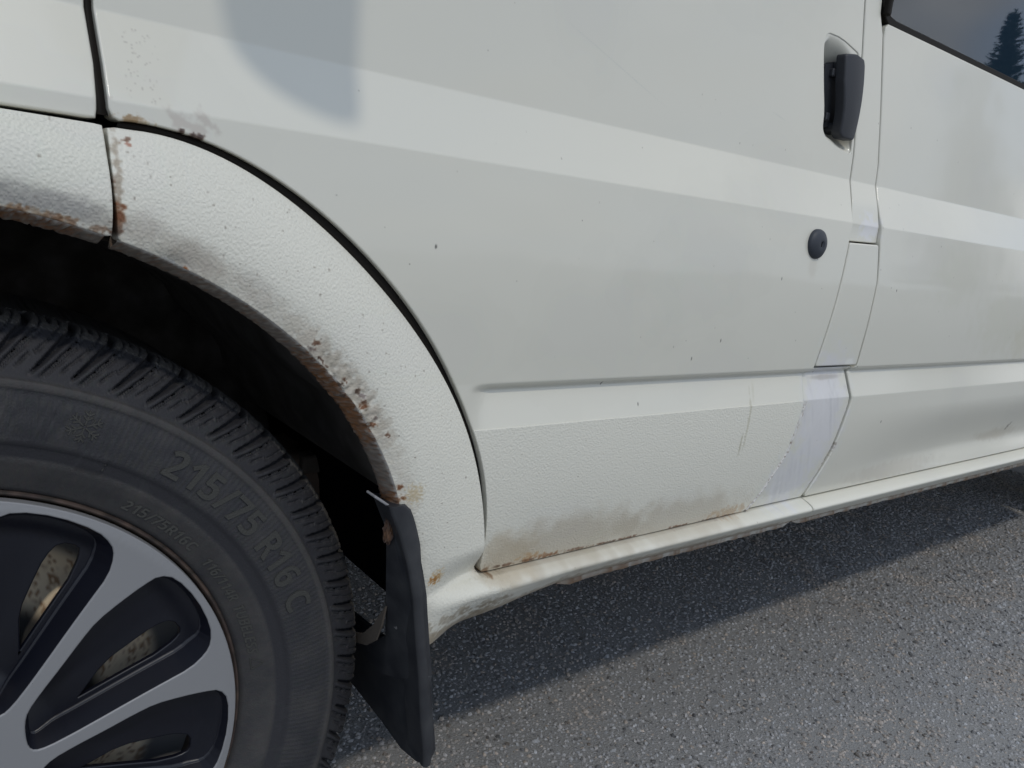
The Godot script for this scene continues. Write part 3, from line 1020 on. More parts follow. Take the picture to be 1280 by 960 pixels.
func build_van() -> void:
	var van := thing("van", "white panel van with rusty wheel arch, black door handle and silver wheel cover", "van")
	var creases := [Y_CREASE, Y_FOLD, Y_GROOVE, 0.618, Y_COAT]
	var ys := steps(0.36, 1.14, 0.008, creases)
	var xs := steps(0.09, 1.02, 0.008, [0.40, 0.41])
	# ---- front door: gloss skin above, stone-chip coating below
	var dl := []
	dl.append_array([[0.0965, 1.12], [0.1005, 0.872], [0.1032, 0.838], [0.1045, 0.8125], [0.1065, 0.8072], [0.1105, 0.8055]])
	var a := 75.8
	while a > 12.3:
		var r := r_gap_out(a)
		dl.append([cos(deg_to_rad(a)) * r, sin(deg_to_rad(a)) * r + WHEEL_Y])
		a -= 1.0
	dl.append_array([[0.4405, 0.4345], [0.4425, 0.4305]])
	dl.append_array([[0.45, 0.4300], [0.62, 0.4315], [0.80, 0.4325], [0.862, 0.4330], [0.8685, 0.4355], [0.883, 0.456], [0.915, 0.515], [0.9295, 0.572], [0.9320, 0.612], [0.9425, 0.6275], [0.9585, 0.72], [0.970, 0.795], [0.9765, 0.83], [0.9885, 0.872], [0.9890, 0.903], [0.9840, 0.96], [0.9795, 1.03], [0.972, 1.085], [0.968, 1.12]])
	var dp := poly(dl)
	var upper: PackedVector2Array = Geometry2D.intersect_polygons(dp, poly([[0, Y_COAT - 0.003], [2, Y_COAT - 0.003], [2, 2], [0, 2]]))[0]
	var lower: PackedVector2Array = Geometry2D.intersect_polygons(dp, poly([[0, Y_COAT + 0.0008], [2, Y_COAT + 0.0008], [2, 0], [0, 0]]))[0]
	var cup := rounded(poly([[0.901, 1.037], [0.8935, 1.030], [0.8935, 1.014], [0.902, 0.975], [0.910, 0.945], [0.9105, 0.925], [0.919, 0.9155], [0.952, 0.9065], [0.979, 0.9025], [0.9845, 0.907], [0.9805, 0.965], [0.9762, 1.014], [0.9735, 1.0275], [0.930, 1.037]]), 0.008)
	cup = chaikin(cup, 1)
	var door := obj("front_door", panel(upper, z_body, xs, ys, 0.0015, 0.022, [cup]), M.paint, van)
	var zc := func(x: float, y: float) -> float: return z_body(x, minf(y, Y_COAT)) + 0.0009
	obj("stone_chip_coating", panel(lower, zc, xs, ys, 0.0009, 0.022), M.coat, door)
	build_handle(door, cup)
	# rubber strip in the gap between door and arch
	var b := MB.new()
	var strip := PackedVector3Array()
	var n_s := 90
	for i in n_s + 1:
		var aa := lerpf(76.6, 12.2, float(i) / n_s)
		var dv := Vector2.from_angle(deg_to_rad(aa))
		for q in [[r_gap_in(aa) - 0.002, -0.009], [r_gap_in(aa) + 0.001, -0.0065], [r_gap_out(aa) - 0.0012, -0.0055], [r_gap_out(aa) + 0.002, -0.009]]:
			var pt: Vector2 = dv * q[0]
			strip.append(Vector3(pt.x, pt.y + WHEEL_Y, q[1] + z_body(pt.x, pt.y + WHEEL_Y)))
	b.sheet(strip, n_s + 1, 4, -1.0)
	obj("door_seal", b.mesh(), M.seal, van)
	b = MB.new()
	strip = PackedVector3Array()
	for i in 41:
		var yy := lerpf(0.808, 1.10, i / 40.0)
		var x0 := 0.0958 if yy > 0.872 else lerpf(0.0985, 0.0958, (yy - 0.808) / 0.064)
		for q in [[-0.003, -0.010], [0.0006, -0.0068], [0.0035, -0.0060], [0.009, -0.010]]:
			strip.append(Vector3(x0 + q[0], yy, z_body(0.1, yy) + q[1]))
	b.sheet(strip, 41, 4, 1.0)
	obj("door_seal", b.mesh(), M.seal, van)
	# ---- arch and sill, one pressing
	var al := []
	al.append_array([[0.1035, 0.8005], [0.108, 0.8012]])
	a = 75.8
	while a > 12.6:
		var r := r_gap_in(a)
		al.append([cos(deg_to_rad(a)) * r, sin(deg_to_rad(a)) * r + WHEEL_Y])
		a -= 1.0
	al.append_array([[0.4365, 0.4335], [0.4395, 0.4285], [0.45, 0.4285], [0.62, 0.4300], [0.8, 0.4310], [0.868, 0.4318], [1.0045, 0.4325], [1.0015, 0.418], [1.004, 0.405], [1.0035, 0.3915]])
	var x := 0.98
	while x > 0.385:
		al.append([x, sill_bottom(x)])
		x -= 0.02
	al.append_array([[0.380, 0.3725], [0.364, 0.392], [0.351, 0.45], [0.337, 0.50]])
	a = 29.5
	while a < 74.6:
		var r := r_fold(a)
		al.append([cos(deg_to_rad(a)) * r, sin(deg_to_rad(a)) * r + WHEEL_Y])
		a += 1.0
	al.append_array([[0.1075, 0.7345], [0.1045, 0.762], [0.1035, 0.78]])
	var arch := obj("wheel_arch_and_sill", panel(poly(al), z_arch, steps(0.09, 1.02, 0.0035), steps(0.36, 0.82, 0.003), 0.0011, 0.024), M.coat, van)
	arch_lip(arch, 29.2, 74.75)
	# ---- front wing and its coated arch
	var wing := poly([[-0.85, 0.60], [-0.43, 0.60]])
	for k in range(0, 30):
		var t := deg_to_rad(178.0 - k * 2.0)
		if sin(t) * 0.475 + WHEEL_Y < 0.8035 and sin(t) * 0.475 > 0.26:
			wing.append(Vector2(cos(t) * 0.475, sin(t) * 0.475 + WHEEL_Y))
	wing.append_array(poly([[-0.09, 0.8045], [0.0, 0.8045], [0.0985, 0.8045], [0.0985, 0.838], [0.0958, 0.872], [0.092, 1.12], [-0.10, 1.15], [-0.72, 1.0], [-0.85, 0.8]]))
	obj("front_wing", panel(wing, z_wing, steps(-0.9, 0.11, 0.012), ys, 0.0022, 0.022), M.paint, van)
	var fl := [[0.1005, 0.8015], [0.1015, 0.785], [0.103, 0.765], [0.1045, 0.7345]]
	a = 76.0
	while a < 178.0:
		fl.append([cos(deg_to_rad(a)) * r_fold(minf(a, 84.0)), sin(deg_to_rad(a)) * r_fold(minf(a, 84.0)) + WHEEL_Y])
		a += 1.5
	fl.append_array([[-0.46, 0.37], [-0.475, 0.42]])
	a = 168.0
	while sin(deg_to_rad(a)) * 0.475 < 0.46:
		fl.append([cos(deg_to_rad(a)) * 0.475, sin(deg_to_rad(a)) * 0.475 + WHEEL_Y])
		a -= 3.0
	fl.append_array([[-0.09, 0.8025], [0.0, 0.8025]])
	var trim := obj("wheel_arch_trim", panel(poly(fl), z_trim, steps(-0.5, 0.11, 0.005), steps(0.34, 0.82, 0.0035), 0.0014, 0.024), M.coat, van)
	arch_lip(trim, 75.8, 176.0)
	# ---- pillar, fuel flap, primed corner
	var fine := steps(0.40, 1.14, 0.006, creases)
	var px := steps(0.84, 1.12, 0.006)
	var pil := poly([[0.9730, 0.7935], [0.9800, 0.83], [0.9918, 0.872], [0.9922, 0.903], [0.9872, 0.96], [0.9830, 1.03], [0.9755, 1.085], [0.972, 1.12], [1.012, 1.12], [1.0135, 1.085], [1.0255, 1.06], [1.0450, 0.958], [1.0545, 0.90], [1.0545, 0.872], [1.0497, 0.85], [1.0474, 0.831], [1.0474, 0.7953]])
	var zp := func(xx: float, yy: float) -> float: return z_body(xx, yy) - 0.0004 - 0.005 * ss(0.85, 0.80, yy)
	obj("door_pillar", panel(pil, zp, px, fine, 0.0018, 0.02), M.paint, van)
	var flap := rounded(poly([[0.9722, 0.7918], [1.0450, 0.7935], [1.0535, 0.744], [1.0478, 0.6285], [0.9458, 0.6285], [0.9612, 0.72]]), 0.004)
	obj("fuel_flap", panel(flap, z_body, px, fine, 0.0022, 0.012), M.paint, van)
	var low := poly([[0.8715, 0.4340], [0.8860, 0.456], [0.918, 0.515], [0.9322, 0.572], [0.9347, 0.612], [0.9440, 0.6262], [1.0435, 0.6262], [1.0410, 0.618], [1.0480, 0.580], [1.0475, 0.572], [1.0305, 0.50], [1.0015, 0.4340]])
	var zl := func(xx: float, yy: float) -> float: return z_body(xx, yy) - 0.0025 + 0.0004 * nz.get_noise_2d(xx * 1500.0 + yy * 400.0, yy * 300.0)
	obj("primed_corner", panel(low, zl, px, fine, 0.0012, 0.02), M.paint, van).set_meta("label", "patch of brushed white primer below the fuel flap")
	# lumpy bead of sealant where the primed corner meets the door
	b = MB.new()
	var path := [[0.9335, 0.581], [0.9305, 0.567], [0.9165, 0.514], [0.9005, 0.485], [0.8845, 0.4555], [0.8735, 0.4395], [0.8690, 0.4345]]
	var bead := PackedVector3Array()
	var bc := PackedColorArray()
	var segs := 120
	for i in segs + 1:
		var t := float(i) / segs * (path.size() - 1)
		var k := mini(int(t), path.size() - 2)
		var q := Vector2(path[k][0], path[k][1]).lerp(Vector2(path[k + 1][0], path[k + 1][1]), t - k)
		var r := 0.0024 + 0.0007 * nz.get_noise_1d(i * 9.0) + 0.0004 * nz.get_noise_1d(i * 31.0 + 40.0)
		q.x += 0.0008 * nz.get_noise_1d(i * 6.0 + 200.0)
		for j in 7:
			var a2 := PI * j / 6.0
			bead.append(Vector3(q.x - cos(a2) * r, q.y, z_body(q.x, q.y) - 0.0006 + sin(a2) * r * 1.2))
			bc.append(Color(0.60, 0.59, 0.56).lerp(Color(0.20, 0.15, 0.11), ss(0.22, 0.5, nz.get_noise_2d(i * 14.0, j * 6.0) + 0.5 * ss(0.9, 1.0, t / (path.size() - 1)))))
	b.sheet(bead, segs + 1, 7, -1.0, false, bc)
	obj("sealant_bead", b.mesh(), M.vertex, van)
	# ---- side panel and its sill
	var side := poly([[1.0045, 0.4345], [1.0335, 0.50], [1.0505, 0.572], [1.0512, 0.580], [1.0435, 0.6175], [1.0508, 0.6275], [1.0555, 0.743], [1.0480, 0.796], [1.0490, 0.831], [1.0512, 0.85], [1.0560, 0.872], [1.0560, 0.900], [1.0465, 0.958], [1.0280, 1.058], [1.0300, 1.072], [1.036, 1.0765], [4.3, 1.0765], [4.3, 0.4345]])
	# (the rear arch is cut out)
	var cutr := PackedVector2Array()
	for k in 25:
		var t := PI * k / 24.0
		cutr.append(Vector2(3.30 + cos(t) * 0.41, WHEEL_Y + sin(t) * 0.40))
	cutr.append_array(poly([[2.89, 0.2], [3.71, 0.2]]))
	var far_part: PackedVector2Array = Geometry2D.clip_polygons(side, cutr)[0]
	var sx := steps(0.99, 1.95, 0.010)
	sx.append_array(steps(2.0, 4.35, 0.05))
	var sd := obj("side_panel", panel(far_part, z_body, sx, ys, 0.0020, 0.02), M.paint, van)
	var ss_ := []
	ss_.append_array([[1.0065, 0.4325], [1.0035, 0.418], [1.006, 0.405], [1.0075, 0.3915]])
	ss_.append_array([[1.3, 0.3915], [2.89, 0.392], [2.89, 0.4325]])
	obj("side_sill", panel(poly(ss_), z_sill, sx, steps(0.36, 0.45, 0.002), 0.0011, 0.024), M.coat, van)
	weld_seam(van)
	# ---- window with its seal
	var wz := func(xx: float, yy: float) -> float: return -0.0425
	var glass_p := rounded(poly([[1.024, 1.0835], [2.3, 1.0835], [2.3, 1.62], [1.035, 1.62]]), 0.03)
	var wx := steps(0.98, 2.4, 0.05)
	var wy := steps(1.06, 1.7, 0.05)
	var win := obj("side_window", panel(glass_p, wz, wx, wy, 0.001, 0.004), M.glass, van)
	var ring := Geometry2D.offset_polygon(glass_p, 0.0105, Geometry2D.JOIN_ROUND)[0]
	var wz2 := func(xx: float, yy: float) -> float: return -0.0375
	var ringm := panel(ring, wz2, steps(0.98, 2.4, 0.02), steps(1.06, 1.7, 0.02), 0.002, 0.012, [glass_p])
	obj("window_seal", ringm, M.seal, win)
	b = MB.new()
	rbox(b, Vector3(1.0185, 1.083, -0.040), Vector3(1.0275, 1.60, -0.030), 0.003)
	obj("window_trim", b.mesh(), M.seal, win)
	# ---- the rest of the body beyond the picture
	body_shell(van)
	var w := make_wheel(van)
	for q in [[3.30, 0.0, 0.0], [0.0, -1.95, PI], [3.30, -1.95, PI]]:
		var c: Node3D = w.duplicate()
		c.name = "wheel_%03d" % [1 + int(q[0] > 1.0) + 2 * int(q[1] < -1.0)] if q[0] > 1.0 or q[1] < -1.0 else "wheel_009"
		van.add_child(c, true)
		c.position = Vector3(q[0], WHEEL_Y, q[1])
		c.rotation.y = q[2]
	mud_flap(van)
	mirror(van)

func z_wing(x: float, y: float) -> float:
	var z := z_body(0.2, maxf(y, 0.80)) - 0.0015
	if x < -0.1:
		z -= 0.13 * pow((-0.1 - x) / 0.75, 2.0)
	return z

func z_trim(x: float, y: float) -> float:
	var d := Vector2(x, y - WHEEL_Y)
	var aa := minf(rad_to_deg(absf(d.angle())), 180.0 - rad_to_deg(absf(d.angle())))
	var t := clampf((d.length() - r_fold(minf(aa, 84.0))) / 0.068, -0.2, 1.2)
	var z := soft_table([[-0.2, 0.010], [0.0, 0.0140], [0.16, 0.0185], [0.30, 0.0205], [0.55, 0.0170], [0.8, 0.0095], [1.0, 0.0030], [1.2, -0.001]], t)
	z += 0.0006 * nz.get_noise_2d(x * 900.0, y * 900.0) * ss(0.3, 0.0, t)
	if x < -0.1:
		z -= 0.13 * pow((-0.1 - x) / 0.75, 2.0)
	return z

# the turned-in edge of a wheel arch: dirty, flaking and rusty
func arch_lip(parent: Node3D, a0: float, a1: float) -> void:
	var prof := [[0.0004, 0.0004], [-0.0012, -0.0022], [-0.0026, -0.0055], [-0.0042, -0.0095], [-0.0056, -0.0135], [-0.0064, -0.0165], [-0.0060, -0.0200], [-0.0030, -0.0215], [0.002, -0.0225]]
	var n := int((a1 - a0) / 0.22)
	var pts := PackedVector3Array()
	var cols := PackedColorArray()
	for i in n + 1:
		var a := lerpf(a0, a1, float(i) / n)
		var aa := minf(a, 84.0)
		var rf := r_fold(aa)
		var dir := Vector2.from_angle(deg_to_rad(a))
		var bad := ss(37.0, 42.0, a) * ss(57.0, 50.0, a) + ss(33.5, 31.0, a) + 0.6 * ss(77.0, 78.5, a) * ss(90.0, 84.0, a)
		for j in prof.size():
			var q: Array = prof[j]
			var nn := nz.get_noise_2d(a * 90.0, j * 40.0)
			var n2 := nz.get_noise_2d(a * 30.0 + 500.0, j * 25.0)
			var r: float = rf + q[0] + (0.0009 + 0.0016 * bad) * nn * (1.0 if j > 0 else 0.0)
			var p := dir * r
			var z0: float = (z_arch(dir.x * rf, dir.y * rf + WHEEL_Y) if a < 75.5 else z_trim(dir.x * rf, dir.y * rf + WHEEL_Y))
			pts.append(Vector3(p.x, p.y + WHEEL_Y, z0 + q[1] + 0.001 * bad * n2 * (1.0 if j > 0 else 0.0)))
			var c := Color(0.25, 0.225, 0.19).lerp(Color(0.12, 0.10, 0.082), clampf(0.5 + 0.9 * n2 + 0.09 * j, 0, 1))
			c = c.lerp(Color(0.52, 0.51, 0.48), 0.7 if j == 0 else 0.0)
			c = c.lerp(Color(0.20, 0.085, 0.028), clampf((bad * 1.2 - 0.30 + nn * 1.6) * 0.9, 0, 0.9))
			c = c.lerp(Color(0.05, 0.03, 0.02), ss(0.25, 0.5, n2) * 0.7 * bad)
			cols.append(c)
	var b := MB.new()
	b.sheet(pts, n + 1, prof.size(), 1.0, false, cols)
	obj("arch_lip", b.mesh(), M.vertex, parent)

# the spot-welded flange hanging under the sill
func weld_seam(van: Node3D) -> void:
	for part in [[0.56, 1.006], [1.012, 2.87]]:
		var n := int((part[1] - part[0]) / 0.004)
		var pts := PackedVector3Array()
		var cols := PackedColorArray()
		for i in n + 1:
			var x: float = lerpf(part[0], part[1], float(i) / n)
			var yb := sill_bottom(x)
			var endk := ss(part[0], part[0] + 0.02, x) * ss(part[1], part[1] - 0.012, x)
			var n1 := nz.get_noise_1d(x * 620.0)
			var n2 := nz.get_noise_1d(x * 3000.0 + 80.0)
			var drop := (0.0072 + 0.0014 * n1 + 0.0006 * n2) * (0.3 + 0.7 * endk)
			var z := -0.0345 + 0.001 * n1
			for q in [[0.003, -0.004], [0.001, 0.0005], [-0.4 * drop, 0.0012 + 0.001 * n2], [-0.85 * drop, 0.0010], [-drop, -0.0008], [-drop * 0.8, -0.0035], [0.004, -0.0045]]:
				pts.append(Vector3(x, yb + q[0], z + q[1]))
				var k := clampf(0.40 + n1 * 1.0 + n2 * 0.5 + (0.3 if q[0] < -0.006 else 0.0), 0, 1)
				cols.append(Color(0.44, 0.42, 0.37).lerp(Color(0.20, 0.13, 0.08), k))
		var b := MB.new()
		b.sheet(pts, n + 1, 7, 1.0, false, cols)
		obj("weld_seam", b.mesh(), M.vertex, van)

func build_handle(door: Node3D, cup: PackedVector2Array) -> void:
	# the cup pressed into the door: rings that sink towards a smaller floor
	# scooped at the top and bottom, steep on the long sides
	var zcup := func(x: float, y: float) -> float:
		var v := (y - (0.914 - 0.0115 * ss(0.915, 0.98, x))) / (0.123 - 0.006 * ss(0.93, 0.975, x))
		var xl := soft_table([[0.9075, 0.912], [0.925, 0.9105], [0.945, 0.910], [0.975, 0.902], [1.014, 0.8935], [1.037, 0.901]], y)
		var xr := lerpf(0.9850, 0.9735, v)
		var d := ss(1.0, 0.62, v) * ss(0.0, 0.22, v) * ss(xl - 0.001, xl + 0.011, x) * ss(xr + 0.001, xr - 0.009, x)
		return z_body(x, y) - 0.0012 - 0.034 * d
	obj("handle_cup", panel(Geometry2D.offset_polygon(cup, 0.0012)[0], zcup, steps(0.885, 0.995, 0.002), steps(0.90, 1.045, 0.002), 0.0, 0.002), M.paint, door)
	var b: MB
	# black bracket inside
	b = MB.new()
	var br := rounded(poly([[0.913, 1.003], [0.940, 1.009], [0.949, 0.998], [0.955, 0.945], [0.946, 0.932], [0.922, 0.931], [0.917, 0.942]]), 0.004)
	prism(b, br, -0.062, -0.0395)
	rbox(b, Vector3(0.924, 0.990, -0.041), Vector3(0.934, 1.000, -0.034), 0.002)
	rbox(b, Vector3(0.926, 0.938, -0.041), Vector3(0.934, 0.948, -0.034), 0.002)
	obj("handle_bracket", b.mesh(), M.plastic, door)
	# grip: a slightly curved slab with rounded edges
	var gp := rounded(poly([[0.9275, 1.0165], [0.9480, 1.0195], [0.9660, 1.0165], [0.9690, 1.010], [0.9735, 0.965], [0.9775, 0.9235], [0.9735, 0.9195], [0.9470, 0.9185], [0.9400, 0.9225], [0.9365, 0.95], [0.9290, 0.985]]), 0.004)
	var gz := func(x: float, y: float) -> float: return -0.0195 + 0.004 * (1.0 - pow((y - 0.968) / 0.05, 2.0)) - 0.0025 * pow((x - 0.955) / 0.02, 2.0)
	obj("handle_grip", panel(gp, gz, steps(0.91, 1.0, 0.004), steps(0.90, 1.03, 0.005), 0.0028, 0.013), M.plastic, door)
	for q in [[Vector3(0.931, 0.994, -0.055), Vector3(0.958, 1.010, -0.028)], [Vector3(0.942, 0.926, -0.055), Vector3(0.968, 0.938, -0.028)]]:
		b = MB.new()
		rbox(b, q[0], q[1], 0.004)
		obj("handle_arm", b.mesh(), M.plastic, door)
	# lock: a domed black rose with a keyhole
	b = MB.new()
	var lc := Vector3(0.8935, 0.7845, z_body(0.89, 0.785))
	lathe(b, lc, [[0.0182, -0.001], [0.0182, 0.0022], [0.0172, 0.0042], [0.014, 0.0066], [0.009, 0.0084], [0.0045, 0.0091], [0.0040, 0.0080], [0.0, 0.0078]], 40)
	obj("lock_rose", b.mesh(), mat(Color(0.026, 0.031, 0.041), 0.55), door)
	b = MB.new()
	rbox(b, lc + Vector3(-0.0008, -0.003, 0.0070), lc + Vector3(0.0010, 0.003, 0.0082), 0.0004)
	obj("keyhole", b.mesh(), M.dark, door)

func mud_flap(van: Node3D) -> void:
	var b := MB.new()
	# flange along the body: outer and inner edges by height
	var oe := [[0.262, 0.3790], [0.284, 0.3800], [0.346, 0.3700], [0.405, 0.3600], [0.46, 0.3520], [0.491, 0.3470], [0.510, 0.3410], [0.523, 0.3355], [0.529, 0.3290]]
	var ie := [[0.262, 0.3705], [0.271, 0.3700], [0.315, 0.3630], [0.358, 0.3570], [0.407, 0.3490], [0.439, 0.3440], [0.463, 0.3380], [0.479, 0.3330], [0.502, 0.3250], [0.514, 0.3190], [0.529, 0.3130]]
	var n := 48
	var pts := PackedVector3Array()
	var rows := 9
	for i in n + 1:
		var y := lerpf(0.262, 0.529, float(i) / n)
		var xo := soft_table(oe, y)
		var xi := soft_table(ie, y)
		# cross-section: from behind the outer edge, over the face, round the corner and in towards the wheel
		var zf := 0.0180
		for q in [[xo, -0.012], [xo, zf - 0.003], [xo - 0.001, zf - 0.0006], [xo - 0.004, zf], [lerpf(xo, xi, 0.5), zf + 0.0005], [xi + 0.003, zf], [xi + 0.0006, zf - 0.0012], [xi, zf - 0.004], [xi + 0.003, -0.018]]:
			pts.append(Vector3(q[0], y, q[1]))
	b.sheet(pts, n + 1, rows, -1.0)
	# close the top and the bottom
	for i in [0, n]:
		var f := []
		for j in rows:
			f.append(pts[i * rows + j])
		if i == 0: f.reverse()
		b.face(f)
	var fl := obj("mud_flap", b.mesh(), M.flap, van)
	# web that faces the wheel, thick above, a thin sheet below
	b = MB.new()
	var web := poly([[0.013, 0.524], [0.013, 0.352], [-0.006, 0.344], [-0.033, 0.329], [-0.062, 0.319], [-0.113, 0.317], [-0.15, 0.319], [-0.15, 0.334], [-0.081, 0.344], [-0.061, 0.359], [-0.043, 0.373], [-0.032, 0.418], [-0.022, 0.452], [-0.010, 0.485], [-0.002, 0.508], [0.004, 0.524]])
	_sheet_zy(b, web, func(y: float) -> float: return soft_table(ie, y) + 0.002, 0.014)
	var wb := obj("mud_flap_web", b.mesh(), M.flap, fl)
	b = MB.new()
	var sheet := rounded(poly([[0.014, 0.36], [0.015, 0.275], [0.006, 0.258], [-0.008, 0.246], [-0.042, 0.2405], [-0.085, 0.246], [-0.15, 0.250], [-0.20, 0.252], [-0.20, 0.34]]), 0.010)
	_sheet_zy(b, sheet, func(y: float) -> float: return soft_table(ie, y) + 0.011, 0.0035)
	obj("mud_flap_sheet", b.mesh(), M.flap, fl)
	# screws, torn edge of the liner and the metal tab at the top
	for q in [[-0.020, 0.425], [-0.021, 0.395]]:
		b = MB.new()
		var xx: float = soft_table(ie, q[1]) + 0.0015
		lathe(b, Vector3.ZERO, [[0.0048, 0.0], [0.0046, 0.0012], [0.0032, 0.0022], [0.0, 0.0014]], 14, Color(0.16, 0.155, 0.15))
		var s := obj("screw", b.mesh(), M.vertex, fl)
		s.position = Vector3(xx, q[1], q[0])
		s.rotation.y = -PI / 2
	b = MB.new()
	rbox(b, Vector3(-0.010, -0.0011, -0.008), Vector3(0.010, 0.0011, 0.008), 0.001, Color(0.24, 0.24, 0.25), Transform3D(Basis(Vector3(0, 0, 1), -0.62), Vector3(0.310, 0.532, 0.004)))
	obj("metal_tab", b.mesh(), M.vertex, fl)
	b = MB.new()
	var blob := PackedVector3Array()
	var blob_c := PackedColorArray()
	for i in 24:
		for j in 13:
			var d := Vector3(sin(PI * j / 12.0) * cos(TAU * i / 24.0), cos(PI * j / 12.0), sin(PI * j / 12.0) * sin(TAU * i / 24.0))
			var n1 := nz.get_noise_3d(d.x * 60.0, d.y * 90.0, d.z * 60.0)
			blob.append(Vector3(0.323, 0.500, 0.001) + d * Vector3(0.0045, 0.0105, 0.0045) * (1.0 + 0.75 * n1))
			blob_c.append(Color(0.14, 0.07, 0.035).lerp(Color(0.05, 0.035, 0.028), clampf(0.5 + 1.6 * n1, 0, 1)))
	b.sheet(blob, 24, 13, -1.0, true, blob_c)
	obj("rusty_fixing", b.mesh(), M.vertex, fl)
	b = MB.new()
	var torn := poly([[-0.110, 0.351], [-0.080, 0.3600], [-0.061, 0.3690], [-0.044, 0.386], [-0.034, 0.402], [-0.026, 0.413], [-0.029, 0.392], [-0.036, 0.374], [-0.052, 0.361], [-0.075, 0.353]])
	_sheet_zy(b, torn, func(y: float) -> float: return 0.340 + 0.05 * (y - 0.38), 0.002)
	for k in b.c.size():
		b.c[k] = Color(0.075, 0.065, 0.052)
	obj("torn_liner_edge", b.mesh(), M.vertex, fl)

# a plate standing across the van: outline in (z, y), at x = fx(y), thick towards +x
func _sheet_zy(b: MB, p: PackedVector2Array, fx: Callable, thick: float) -> void:
	var d := dense(p, 0.01)
	var tr := Geometry2D.triangulate_polygon(d)
	for s in [[0.0, Vector3(-1, 0, 0)], [thick, Vector3(1, 0, 0)]]:
		var k := []
		for q in d:
			k.append(b.vert(Vector3(fx.call(q.y) + s[0], q.y, q.x), s[1], q))
		for t in range(0, tr.size(), 3):
			b.tri(k[tr[t]], k[tr[t + 1]], k[tr[t + 2]])
	var sg := signf(area2(d))
	for i in d.size():
		var e := d[(i + 1) % d.size()]
		var t := (e - d[i]).normalized()
		var nn := Vector3(0, -t.x, t.y) * sg
		var k := []
		for q in [[d[i], 0.0], [e, 0.0], [e, thick], [d[i], thick]]:
			k.append(b.vert(Vector3(fx.call(q[0].y) + q[1], q[0].y, q[0].x), nn, q[0]))
		b.quad(k[0], k[1], k[2], k[3])

func mirror(van: Node3D) -> void:
	# door mirror above the picture; its shadow falls on the door
	var b := MB.new()
	var pr := chaikin(poly([[0.2410, 1.50], [0.2425, 1.14], [0.2390, 1.128], [0.2300, 1.123], [0.2160, 1.125], [0.1900, 1.136], [0.1640, 1.156], [0.1440, 1.190], [0.1340, 1.24], [0.1320, 1.40], [0.1480, 1.47], [0.1880, 1.50]]), 2)
	prism(b, pr, 0.11, 0.235)
	var m := obj("door_mirror", b.mesh(), M.plastic, van)
	b = MB.new()
	rbox(b, Vector3(0.12, 1.20, -0.06), Vector3(0.17, 1.26, 0.12), 0.02)
	obj("mirror_arm", b.mesh(), M.plastic, m)

